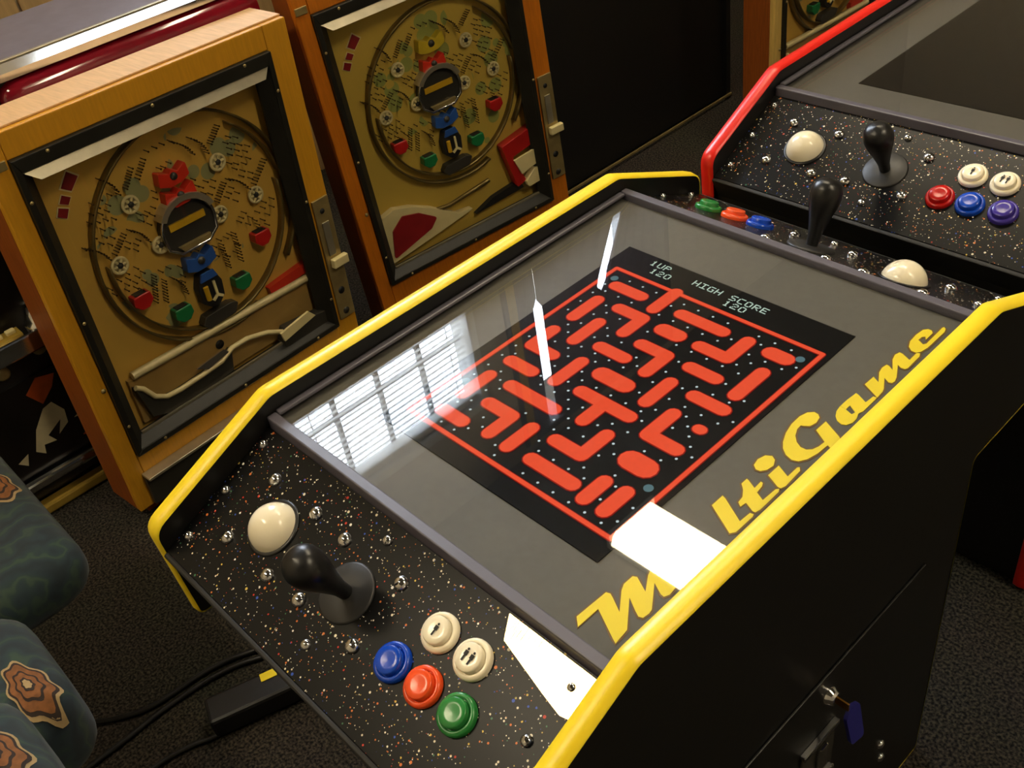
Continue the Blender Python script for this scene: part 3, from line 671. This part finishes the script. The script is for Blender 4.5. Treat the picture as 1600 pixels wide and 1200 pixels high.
def pachinko(name_label, loc, rot, S, Hw, chrome_top, chrome_bot, top, wood, variant, key, side=None, seed=1.0):
    side = side or M['wood_b']
    root = thing('pachinko_machine', name_label, 'pachinko machine', loc, rot, 'pachinko machines along the wall')
    T = lambda x, z, d: (x * S, d * S, Hw + z * S)
    bot = -Hw / S + .002
    Wd = .62; D = .105; ct, cb = chrome_top, chrome_bot; cl, crt = .036, .565
    bx = lambda x0, x1, z0, z1, d0, d1: MB().box(x0, x1, z0, z1, d0, d1, T)
    # wooden case: four boards
    for nm, a in (('side_board', (0, .02, bot, top - .004)), ('side_board', (Wd - .02, Wd, bot, top - .004)), ('base_board', (.0202, Wd - .0202, bot, bot + .02))):
        bx(*a, .0165, D).build(nm, side, root, bevel=.001)
    bx(.0202, Wd - .0202, top - .024, top - .004, .0165, D).build('top_board', M['wood_raw'], root, bevel=.001)
    bx(0.0, Wd, top - .0038, top + .0, .012, D).build('cap_board', M['wood_raw'], root, bevel=.001)
    # front frame, four boards
    for nm, a in (('front_stile', (0, cl, bot, top - .004)), ('front_stile', (crt, Wd, bot, top - .004)), ('front_rail', (cl + .0002, crt - .0002, ct, top - .004)), ('front_rail', (cl + .0002, crt - .0002, bot, cb))):
        bx(*a, -.0005, .016).build(nm, wood, root, bevel=.002)
    # playfield
    pf = bx(.03, .59, cb - .01, ct + .005, .045, .055).build('playfield', None or M['dark_grey'], root)
    kname = 'playfield_print_' + key
    PF_CENTRE[kname] = T(.335, -.325, .045); PF_SCALE[kname] = S
    pf.data.materials.clear()
    pf.data.materials.append(playfield_mat(kname, seed, srgb(208, 166, 72) if variant != 2 else srgb(205, 174, 74), srgb(70, 140, 120) if variant != 2 else srgb(90, 150, 90)))
    # metal window frame
    fw = .012
    def bar(poly, d0, d1, m, nm, par): return MB().prism(poly, d0, d1, T).build(nm, m, par, bevel=.0015)
    o = (cl, crt, ct, cb); i1 = (cl + fw, crt - fw, ct - .025, cb + fw); i2 = (cl + fw + .022, crt - fw - .018, ct - .043, cb + fw + .018)
    q = lambda A: [(A[0], A[2]), (A[1], A[2]), (A[1], A[3]), (A[0], A[3])]
    po, p1, p2 = q(o), q(i1), q(i2)
    for k in range(4):
        k2 = (k + 1) % 4
        fb = bar([po[k], po[k2], p1[k2], p1[k]], -.010, .004, M['dark_metal'], 'window_frame', root)
        sl_ = MB(); a, b2, c, d_ = p1[k], p1[k2], p2[k2], p2[k]; da, db = (-.007, .018) if k else (-.006, -.016)
        sl_.add([T(*a, da), T(*b2, da), T(*c, db), T(*d_, db), T(*a, .0045), T(*b2, .0045), T(*c, .024), T(*d_, .024)], [(0, 1, 2, 3), (4, 7, 6, 5), (0, 4, 5, 1), (1, 5, 6, 2), (2, 6, 7, 3), (3, 7, 4, 0)])
        sl_.build('sloped_lip', M['alu'] if k == 0 else M['dark_metal'], fb)
        if k == 2: MB().box(i2[0], i2[1], i2[3] - .0035, i2[3] + .0015, .0125, .0175, T).build('chrome_line', M['alu'], fb)
        for u in (.12, .5, .88):
            px_, pz_ = po[k][0] * (1 - u) + po[k2][0] * u, po[k][1] * (1 - u) + po[k2][1] * u
            cxm, czm = (cl + crt) / 2, (ct + cb) / 2
            ix, iz = px_ + (.006 if px_ < cxm else -.006) * (k % 2), pz_ + (.006 if pz_ < czm else -.006) * ((k + 1) % 2)
            MB().lathe([(.0035, 0), (.0025, .0015), (0, .002)], 8, lambda a, b, h: T(ix + a, iz + b, -.010 - h)).build('screw', M['steel'], fb)
    MB().box(i2[0] - .004, i2[1] + .004, i2[3] - .004, i2[2] + .004, .0245, .0265, T).build('glass_pane', M['pglass'], root)
    # circular guide rail
    c0 = (.338, -.327)
    outer = [(c0[0] + .222 * math.cos(t), c0[1] + .226 * math.sin(t)) for t in [math.radians(-70 - i * 6) for i in range(56)]]
    MB().strip(outer, .027, .045, T).build('outer_rail', M['rail'], root, solid=.004)
    inner = [(c0[0] + .196 * math.cos(t) - .004, c0[1] + .204 * math.sin(t)) for t in [math.radians(176 + i * 5) for i in range(39)]]
    MB().strip(inner, .027, .045, T).build('inner_rail', M['rail'], root, solid=.003)
    ring2 = [(c0[0] + .206 * math.cos(t), c0[1] + .209 * math.sin(t)) for t in [math.radians(10 + i * 5) for i in range(10)]]
    MB().strip(ring2, .027, .045, T).build('stop_rail', M['rail'], root, solid=.003)
    n = nails(NAILS, T).build('brass_pin', M['nail'], root); n['kind'] = 'stuff'
    # windmills
    for (x, z) in ((.416, -.222), (.221, -.222), (.477, -.319), (.388, -.321), (.250, -.320), (.161, -.319)):
        Tw = lambda a, b, h, x=x, z=z: T(x + a, z + b, .045 - h)
        wm = MB().lathe([(.0175, .006), (.0180, .008), (.0175, .0105), (.0128, .0105), (.0128, .006)], 20, Tw).build('windmill', M['cream_pl'], root)
        for k in range(6):
            t = k * PI / 3; MB().tube([Tw(.006 * math.cos(t), .006 * math.sin(t), .0085), Tw(.0135 * math.cos(t), .0135 * math.sin(t), .0085)], .0034 * S, 5).build('spoke', M['cream_pl'], wm)
        MB().lathe([(.0018, 0), (.0018, .006), (.0058, .007), (.0058, .011), (.0035, .0135), (0, .014)], 14, Tw).build('hub', M['dark_grey'], wm)
    # centre window
    arch = [(.258, -.335)] + [(.313 + .058 * math.cos(t), -.305 + .052 * math.sin(t)) for t in [PI - PI * i / 14 for i in range(15)]] + [(.368, -.335), (.345, -.352), (.281, -.352)]
    arch = [(x, z) for x, z in arch]
    cw = MB().prism(arch, .030, .045, T).build('centre_window', M['dark_grey'], root)
    MB().tube([T(x, z, .026) for x, z in arch], .0032 * S, 6, closed=True).build('chrome_rim', M['chrome'], cw)
    MB().prism([(.272, -.303), (.352, -.303), (.352, -.289), (.272, -.289)], .026, .0299, T).build('gold_bar', M['gold_bar'], cw)
    MB().prism([(.285, -.348), (.345, -.348), (.350, -.338), (.278, -.338)], .022, .0299, T).build('lower_lip', M['steel'], cw)
    hood = [(.313 + r * math.cos(t), -.300 + r * .92 * math.sin(t)) for r, ts in ((.064, [PI * .85 - PI * .75 * i / 10 for i in range(11)]), (.052, [PI * .1 + PI * .75 * i / 10 for i in range(11)])) for t in ts]
    MB().prism(hood, .018, .045, T).build('hood', M['alu'], cw)
    # tulips, pockets
    def flower(x, z, m, s=1.0, nm='tulip'):
        t = MB().prism(round_poly([(x - .03 * s, z - .010 * s), (x - .026 * s, z + .014 * s), (x - .008 * s, z + .006 * s), (x, z + .012 * s), (x + .010 * s, z + .005 * s), (x + .028 * s, z + .016 * s), (x + .030 * s, z - .008 * s), (x + .012 * s, z - .016 * s), (x - .012 * s, z - .017 * s)], .003 * s, 3), .024, .045, T).build(nm, m, root, bevel=.003)
        MB().lathe([(.007 * s, .0), (.006 * s, .004), (0, .005)], 10, lambda a, b, h: T(x + a, z + b, .024 - h)).build('hub', M['dark_grey'], t)
    if variant == 2:
        flower(.316, -.19, M['tulip_yel'], 1.25); flower(.312, -.238, M['tulip_red'], 1.1)
    else:
        flower(.313, -.203, M['tulip_red'], 1.1); flower(.315, -.243, M['tulip_red'], 1.15)
    flower(.312, -.382, M['tulip_blue'], 1.15)
    bo = MB().prism(round_poly([(.297, -.412), (.329, -.412), (.341, -.440), (.338, -.472), (.322, -.487), (.304, -.487), (.288, -.472), (.286, -.440)], .006, 3), .022, .045, T).build('lower_gate', M['ink'], root, bevel=.002)
    MB().prism([(.299, -.408), (.327, -.408), (.333, -.424), (.293, -.424)], .018, .0219, T).build('gate_cap', M['tulip_blue'], bo)
    MB().tube([T(.300, -.436, .020), T(.300, -.466, .020)], .0055 * S, 8).build('yellow_bar', M['gold_bar'], bo)
    MB().prism([(.318, -.432), (.323, -.432), (.323, -.462), (.333, -.470), (.330, -.474), (.320, -.467), (.310, -.474), (.307, -.470), (.318, -.462)], .0185, .0219, T).build('white_fork', M['cream_pl'], bo)
    for (x, z, m) in ((.174, -.398, 'pocket_red'), (.459, -.403, 'pocket_red'), (.243, -.466, 'pocket_green'), (.387, -.470, 'pocket_green')):
        pk = MB(); pk.prism(round_poly([(x - .018, z + .012), (x + .018, z + .012), (x + .020, z - .006), (x + .008, z - .018), (x - .008, z - .018), (x - .020, z - .006)], .003, 3), .022, .045, T)
        pk = pk.build('pocket', M[m], root, bevel=.002)
        MB().prism([(x - .012, z + .0125), (x + .012, z + .0125), (x + .012, z + .0135), (x - .012, z + .0135)], .026, .042, T).build('pocket_mouth', M['ink'], pk)
    MB().prism(round_poly([(.272, -.515), (.283, -.500), (.345, -.498), (.362, -.505), (.350, -.524), (.285, -.528)], .004, 3), .024, .045, T).build('outlet', M['dark_grey'], root, bevel=.002)
    # red score cards
    cards = ([(1359, -1177), (1556, -1359), (1312, -1590), (1121, -1455)], [(1122, -1540), (1286, -1652), (1184, -1777), (1013, -1685)], [(985, -1721), (1178, -1823), (1069, -1996), (892, -1886)])
    for pa in cards:
        pa = [(a * 1e-4, b * 1e-4 + (.016 if variant == 2 else 0)) for a, b in pa]
        cxx = sum(p[0] for p in pa) / 4; czz = sum(p[1] for p in pa) / 4
        cd_ = MB().prism(pa, .0432, .0448, T).build('score_card', M['cream_pl'], root)
        MB().prism([(cxx + (p[0] - cxx) * .82, czz + (p[1] - czz) * .84) for p in pa], .0420, .0431, T).build('card_print', M['dark_red'], cd_)
    # steel latch plate on the right stile
    lp = bx(.574, .617, -.665, -.372, -.006, -.0006).build('latch_plate', M['steel'], root, bevel=.0015)
    for zc, m in ((-.40, 'ink'), (-.595, 'ink'), (-.648, 'dark_grey')):
        MB().lathe([(.0085 if zc < -.5 else .006, 0), (.0085 if zc < -.5 else .006, .0008), (0, .0008)], 14, lambda a, b, h, zc=zc: T(.594 + a, zc + b, -.006 - h)).build('keyhole', M[m], lp)
    bx(.585, .603, -.505, -.425, -.009, -.0062).build('slide_bar', M['alu'], lp, bevel=.001)
    bx(.583, .624, -.533, -.512, -.020, -.0062).build('latch_clip', M['cream_pl'], lp, bevel=.002)
    bx(.003, .032, top - .062 if variant != 2 else top - .045, top - .046 if variant != 2 else top - .028, -.004, -.0006).build('hinge_plate', M['steel'], root, bevel=.0015)
    MB().lathe([(.005, 0), (.004, .003), (0, .004)], 10, lambda a, b, h: T(.028 + a, -.508 + b, -.0006 - h)).build('screw', M['steel'], root)
    if variant != 2:
        # lower rail, ball tray and lever
        MB().tube([T(.10, -.532, .030), T(.55, -.545, .030), T(.575, -.528, .030)], .0085 * S, 8).build('lower_bar', M['bar_white'], root)
        MB().prism([(.09, -.542), (.58, -.553), (.58, cb + .03), (.09, cb + .03)], .034, .0445, T).build('lower_plate', M['tan'], root)
        MB().prism(round_poly([(.442, -.520), (.555, -.508), (.563, -.530), (.446, -.541)], .003, 3), .030, .0447, T).build('red_plate', M['tulip_red'], root)
        lip = [(.092, -.562), (.105, -.572), (.122, -.602), (.145, -.617), (.175, -.620), (.235, -.618), (.28, -.615), (.31, -.600), (.35, -.600), (.40, -.614), (.44, -.636)]
        tr = MB().tube([T(x, z + .012, .016) for x, z in lip], .0055 * S, 8).build('tray_lip', M['bar_white'], root)
        MB().prism([(x, z + .008) for x, z in lip[:8]] + [(.30, -.640), (.15, -.648), (.105, -.63)], .018, .034, T).build('tray_bowl', M['dark_grey'], tr)
        MB().prism([(.22, -.585), (.29, -.578), (.30, -.590), (.245, -.600)], .012, .016, T).build('lever', M['chrome'], tr)
        MB().prism(round_poly([(.425, -.640), (.44, -.612), (.575, -.628), (.588, -.640), (.585, -.660), (.43, -.668)], .004, 3), .004, .030, T).build('lever_box', M['dark_grey'], root, bevel=.002)
        MB().prism([(.420, -.612), (.50, -.600), (.515, -.618), (.425, -.634)], -.002, .0036, T).build('paper_slip', M['cream_pl'], root)
        MB().lathe([(.010, 0), (.010, .001), (0, .001)], 14, lambda a, b, h: T(.296 + a, -.577 + b, .0335 - h)).build('keyhole', M['ink'], root)
        bx(.40, .44, -.085, -.06, .0440, .0449).build('sticker', M['wood_b'], root)
        if variant == 1:
            ty = bx(.03, .59, bot + .004, bot + .075, -.012, -.0008).build('tray_plate', M['dark_grey'], root, bevel=.002)
            bx(.03, .59, bot + .075, bot + .081, -.030, -.0008).build('tray_edge', M['alu'], ty, bevel=.001)
    else:
        tri = round_poly([(.066, -.690), (.060, -.640), (.075, -.555), (.112, -.545), (.160, -.560), (.215, -.590), (.285, -.640), (.345, -.648), (.22, -.668)], .006, 3)
        tp = MB().prism(tri, .026, .0445, T).build('corner_plate', M['cream_pl'], root, bevel=.002)
        MB().prism(round_poly([(.078, -.676), (.092, -.600), (.128, -.572), (.175, -.585), (.222, -.620), (.20, -.643)], .006, 3), .0225, .0258, T).build('plate_window', M['dark_red'], tp)
        rb = MB().prism(round_poly([(.448, -.520), (.555, -.500), (.565, -.545), (.475, -.56), (.505, -.640), (.475, -.65)], .004, 3), .018, .0445, T).build('red_bracket', M['pocket_red'], root, bevel=.002)
        MB().prism([(.475, -.568), (.545, -.562), (.560, -.600), (.492, -.615)], .012, .0175, T).build('white_card', M['cream_pl'], rb)
        MB().prism(round_poly([(.505, -.660), (.50, -.640), (.53, -.615), (.565, -.610), (.57, -.655)], .006, 3), .010, .030, T).build('ball_chute', M['cream_pl'], root, bevel=.002)
        MB().prism([(.34, -.672), (.40, -.650), (.49, -.640), (.50, -.665)], .03, .0446, T).build('dark_flap', M['ink'], root)
        bx(.548, .572, cb + .04, ct - .03, .0400, .0448).build('inner_trim', M['wood_b'], root)
        MB().tube([T(.18, -.60, .034), T(.27, -.612, .034), T(.40, -.598, .034)], .006 * S, 8).build('lower_bar', M['rail'], root)
    return root

rad = math.radians
pachinko('yellow-framed pachinko machine with white ball tray, nearest the patterned stools', (-1.0324, -.2514, .0245), (0, rad(2.368), rad(95.996)), .936, .7488, -.050, -.674, 0.0, M['wood_y'], 1, 'a', seed=1.3)
pachinko('orange-framed pachinko machine with cream triangular plate beside the yellow-framed one', (-1.1066, .4115, .0005), (0, rad(-2.253), rad(81.976)), .849, .739, -.017, -.722, .035, M['wood_o'], 2, 'b', seed=4.1)
pachinko('pale-framed pachinko machine half hidden behind the red arcade table', (-.8544, 1.4774, .0), (0, 0, rad(90)), .8424, .7396, -.05, -.70, .02, M['wood_pale'], 0, 'c', seed=7.7)

sh = MB().add([(.02, .02, 0), (.16, .02, 0), (.02, .09, 0), (.16, .09, 0), (.02, .02, .0222), (.16, .02, .0166), (.02, .09, .0222), (.16, .09, .0166)], [(0, 2, 3, 1), (4, 5, 7, 6), (0, 1, 5, 4), (2, 6, 7, 3), (0, 4, 6, 2), (1, 3, 7, 5)]).build('wood_wedge', M['wood_b'])
sh.location = (-1.0324, -.2514, 0); sh.rotation_euler = (0, 0, rad(95.996)); tag(sh, 'thin brown wooden wedge under the corner of the yellow pachinko machine', 'wedge')
KF = .936          # the pieces below were laid out 1/KF larger, seen from (FX, FY)
FX, FY = .5434, -.5422
def fx(x): return FX + (x - FX) * KF
def fy(y): return FY + (y - FY) * KF
# ------------------------------------------------------------------ jukebox behind the first pachinko machine
jb = thing('jukebox', 'dark jukebox with red plastic front bar and chrome strips behind the yellow pachinko', 'jukebox', (fx(-1.46), fy(0.02), 0)); jb.scale = (KF,) * 3
JX, JY = -1.46, 0.02
jbox = lambda x0, x1, y0, y1, z0, z1: MB().box(x0 - JX, x1 - JX, y0 - JY, y1 - JY, z0, z1)
jbox(-1.62, -1.345, -.50, .43, .03, .835).build('body', M['juke_body'], jb, bevel=.01)
jbox(-1.62, -1.351, -.50, .43, .838, .852).build('lid', M['juke_lid'], jb, bevel=.004)
MB().prism([(-1.350, .8535), (-1.328, .8437), (-1.328, .831), (-1.345, .8375)], -.14, .43, lambda a, b, h: (a - JX, h - JY, b)).build('chrome_strip', M['chrome'], jb)
jbox(-1.362, -1.3535, -.12, .42, .8522, .857).build('lid_strip', M['alu'], jb, bevel=.001)
prof = [(-1.343, .828)] + [(-1.343 + .028 * math.cos(t), .790 + .038 * math.sin(t)) for t in [PI / 2 - PI * i / 12 for i in range(13)]] + [(-1.343, .752)]
rt = MB(); n = len(prof)
ys_ = [-.09, -.088, -.08, -.065, -.05, .41, .43]; sc_ = [.0, .45, .75, .93, 1, 1, .9]
vv = []
for y, s in zip(ys_, sc_):
    for a, b in prof: vv.append(((-1.343 + (a + 1.343) * s) - JX, y - JY, .790 + (b - .790) * s))
rt.add(vv, [(i * n + k, i * n + k + 1, (i + 1) * n + k + 1, (i + 1) * n + k) for i in range(len(ys_) - 1) for k in range(n - 1)], True)
rt.build('red_bar', M['juke_red'], jb)
jbox(-1.350, -1.300, -.49, -.125, .365, .405).build('selector_ledge', M['chrome'], jb, bevel=.004)
lg = jbox(-1.343, -1.310, -.47, -.24, .4052, .408).build('gold_panel', M['gold_panel'], jb)
for k in range(9):
    jbox(-1.334, -1.320, -.465 + k * .025, -.447 + k * .025, .4082, .416).build('selector_key', M['cream_pl'], lg, bevel=.002)
MB().lathe([(.034, 0), (.034, .006), (.026, .010), (.026, .026), (.020, .036), (0, .040)], 20, lambda a, b, h: (-1.322 - JX + a * .9, -.195 - JY + b, .4055 + h)).build('coin_dome', M['chrome'], jb)
for (y, z) in ((-.222, .348), (-.302, .334)):
    MB().lathe([(.014, 0), (.014, .008), (.009, .012), (0, .012)], 18, lambda a, b, h, y=y, z=z: (-1.345 - JX + h, y - JY + a, z + b)).build('round_button', M['steel'], jb)
jbox(-1.3448, -1.338, -.49, -.12, .445, .80).build('display_panel', M['juke_art'], jb)
ap = jbox(-1.3448, -1.338, -.49, -.13, .10, .30).build('art_panel', M['juke_art'], jb)
aT = lambda a, b, h: (-1.338 - JX + h, a - JY, b)
for pts, m in (([(-.20, .255), (-.178, .285), (-.16, .29), (-.155, .20), (-.19, .165), (-.225, .172), (-.19, .185), (-.21, .205), (-.18, .225), (-.215, .232)], 'art_white'),
               ([(-.32, .145), (-.30, .19), (-.27, .225), (-.25, .23), (-.235, .20), (-.24, .17), (-.265, .155), (-.25, .185), (-.285, .165), (-.275, .145), (-.30, .15), (-.305, .13)], 'art_white'),
               ([(-.36, .14), (-.335, .15), (-.345, .125)], 'art_white'), ([(-.285, .27), (-.255, .295), (-.22, .285), (-.235, .26), (-.265, .235)], 'art_orange'), ([(-.225, .125), (-.205, .135), (-.205, .115)], 'art_orange')):
    MB().prism(pts, .0002, .0010, aT).build('painted_flame', M[m], ap)
jbox(-1.350, -1.318, -.49, -.13, .072, .094).build('lower_chrome_bar', M['chrome'], jb, bevel=.006)
jbox(-1.350, -1.322, -.49, -.13, .004, .029).build('foot_bar', M['gold_panel'], jb, bevel=.006)

# ------------------------------------------------------------------ black upright cabinet between the pachinkos
bc = thing('upright_cabinet', 'tall plain black upright cabinet standing between the pachinko machines', 'arcade cabinet', (fx(-1.6), fy(1.5), 0)); bc.scale = (KF,) * 3
prof = [(-.33, .004), (.27, .004), (.27, .80), (.20, .92), (.02, 1.04), (-.02, 1.55), (.06, 1.60), (.06, 1.72), (-.33, 1.72)]
for s in (-.44, .42):
    MB().prism(prof, s, s + .02, lambda a, b, h: (a, h, b)).build('side_panel', M['black_lam'], bc)
fr = [(-.31, .01), (.255, .01), (.255, .79), (.185, .90), (.0, 1.02), (-.04, 1.54), (.045, 1.59), (.045, 1.71), (-.31, 1.71)]
MB().prism(fr, -.4195, .4195, lambda a, b, h: (a, h, b)).build('front_body', M['black_paint'], bc)
MB().box(.2705, .276, -.44, .44, .010, .016).build('base_trim', M['steel'], bc)

# ------------------------------------------------------------------ upholstered stools, lower left
def cushion(x0, x1, y0, y1, z0, z1, r):
    mb = MB(); nseg = 6; rows = []
    base = round_poly([(x0, y0), (x1, y0), (x1, y1), (x0, y1)], r * 1.3, 6)
    cx, cy = (x0 + x1) / 2, (y0 + y1) / 2
    prof = [(-.9, z0)] + [(-1 + math.cos(t), z0 + r + r * math.sin(t)) for t in [-PI / 2 + PI / 2 * i / nseg for i in range(nseg + 1)]] + [(-1 + math.cos(t), z1 - r + r * math.sin(t)) for t in [PI / 2 * i / nseg for i in range(nseg + 1)]]
    n = len(base); vv = []
    for off, z in prof:
        for (a, b) in base:
            d = Vector((a - cx, b - cy)); ext = Vector((r * off * (1 if d.x > 0 else -1), r * off * (1 if d.y > 0 else -1)))
            vv.append((a + ext.x, b + ext.y, z))
    m = len(prof)
    mb.add(vv, [(j * n + k, j * n + (k + 1) % n, (j + 1) * n + (k + 1) % n, (j + 1) * n + k) for j in range(m - 1) for k in range(n)], True)
    mb.add([vv[k] for k in range(n)], [tuple(range(n))[::-1]]); 
    top = [vv[(m - 1) * n + k] for k in range(n)]
    mb.add(top, [tuple(range(n))])
    return mb
def medallion(par, cx, cy, ang, s, x1, y1, z1, r):
    """scalloped printed motif following the rounded edge of a cushion (all in cushion space)"""
    ca, sa = math.cos(ang), math.sin(ang)
    def zs(x, y):
        d = max(0.0, min(x1 - x, y1 - y)); d = min(d, r)
        return z1 - r + math.sqrt(max(0, r * r - (r - d) ** 2))
    def disc(sc, m, lift):
        nr, na = 8, 48; vv = []
        for i in range(nr + 1):
            for k in range(na):
                t = 2 * PI * k / na; q = s * sc * (i / nr) * (1 + .09 * math.cos(7 * t) + .10 * math.cos(2 * t + .5))
                a, b = 1.55 * q * math.cos(t), .82 * q * math.sin(t) * (1 + .25 * math.cos(t))
                x, y = cx + a * ca - b * sa, cy + a * sa + b * ca
                x, y = min(x, x1 - .0004), min(y, y1 - .0004)
                vv.append((x, y, zs(x, y) + lift + (.012 * 0)))
        MB().add(vv, [(i * na + k, i * na + (k + 1) % na, (i + 1) * na + (k + 1) % na, (i + 1) * na + k) for i in range(nr) for k in range(na)], True).build('printed_motif', M[m], par)
    for sc, m, l in ((1.0, 'medal_c', .0008), (.90, 'medal_d', .0014), (.80, 'medal_o', .0020), (.55, 'medal_d', .0026), (.46, 'medal_o', .0032), (.26, 'medal_d', .0038), (.17, 'medal_c', .0044)):
        disc(sc, m, l)

def stool(label, x0, x1, y0, y1, z0, z1):
    cx, cy = (x0 + x1) / 2, (y0 + y1) / 2
    t = thing('upholstered_stool', label, 'stool', (cx, cy, 0), group='patterned stools at the lower left')
    cu = cushion(x0 - cx, x1 - cx, y0 - cy, y1 - cy, z0, z1, min(.045, (z1 - z0) * .45)).build('cushion', M['cloth'], t)
    for sx in (-1, 1):
        for sy in (-1, 1):
            a = (sx * (x1 - x0) * .2, sy * (y1 - y0) * .2)
            MB().tube([(a[0], a[1], z0 + .02), (a[0] * 1.05, a[1] * 1.05, 0)], [.013, .010], 10).build('leg', M['black_pl'], t)
    return t, cu, cx, cy
def put(label, x0, x1, y0, y1, z0, z1, mx, my, ang, sz):
    x0, x1, mx = fx(x0), fx(x1), fx(mx); y0, y1, my = fy(y0), fy(y1), fy(my); z0, z1, sz = z0 * KF, z1 * KF, sz * KF
    t, cu, cx, cy = stool(label, x0, x1, y0, y1, z0, z1)
    medallion(cu, mx - cx, my - cy, ang, sz, x1 - cx, y1 - cy, z1, min(.045, (z1 - z0) * .45))
put('teal patterned stool farthest from the viewer, beside the yellow pachinko', -1.12, -.688, -.90, -.404, .30, .405, -.93, -.445, .1, .033)
put('teal patterned stool in the middle of the three stools', -.66, -.425, -.95, -.520, .29, .44, -.478, -.560, .15, .031)
put('teal patterned stool nearest the viewer at the bottom left corner', -.372, -.11, -1.0, -.574, .44, .60, -.26, -.612, .15, .029)

# ------------------------------------------------------------------ floor things: flat box with label, cables
bxr = thing('power_box', 'flat black box with a small yellow label on the carpet', 'box', (fx(-.60), fy(-.27), 0), (0, 0, rad(-19))); bxr.scale = (KF,) * 3
MB().box(.0, .055, -.11, .16, .001, .045).build('case', M['black_pl'], bxr, bevel=.006)
MB().box(.004, .020, -.015, .012, .0452, .0462).build('warning_label', M['letter'], bxr)
def cable(label, pts, r=.0045):
    P_ = [Vector((fx(p[0]), fy(p[1]), p[2])) for p in pts]; out = []
    for i in range(len(P_) - 1):
        p0, p1, p2, p3 = P_[max(i - 1, 0)], P_[i], P_[i + 1], P_[min(i + 2, len(P_) - 1)]
        for k in range(8):
            t = k / 8; out.append(.5 * ((2 * p1) + (p2 - p0) * t + (2 * p0 - 5 * p1 + 4 * p2 - p3) * t * t + (3 * p1 - p0 - 3 * p2 + p3) * t ** 3))
    out.append(P_[-1])
    o = MB().tube(out, r, 8).build('power_cable', M['cable']); tag(o, label, 'cable', 'cables on the carpet'); return o
fz = .0048
cable('black cable running from the stools to the yellow arcade table, farther of two', [(-1.00, -.66, fz), (-.85, -.58, fz), (-.779, -.525, fz), (-.739, -.473, fz), (-.722, -.428, fz), (-.712, -.331, fz), (-.686, -.258, fz), (-.60, -.10, fz), (-.42, .05, fz)])
cable('black cable beside the farther one, dipping toward the nearer stool', [(-.70, -.75, fz), (-.700, -.56, fz), (-.700, -.492, fz), (-.702, -.416, fz), (-.690, -.319, fz), (-.660, -.25, fz), (-.575, -.11, fz), (-.40, .02, fz)])
cable('black cable leading from the flat box toward the nearest stool', [(-.585, -.372, fz), (-.592, -.40, fz), (-.604, -.427, fz), (-.616, -.49, fz), (-.60, -.60, fz), (-.55, -.70, fz)], .004)
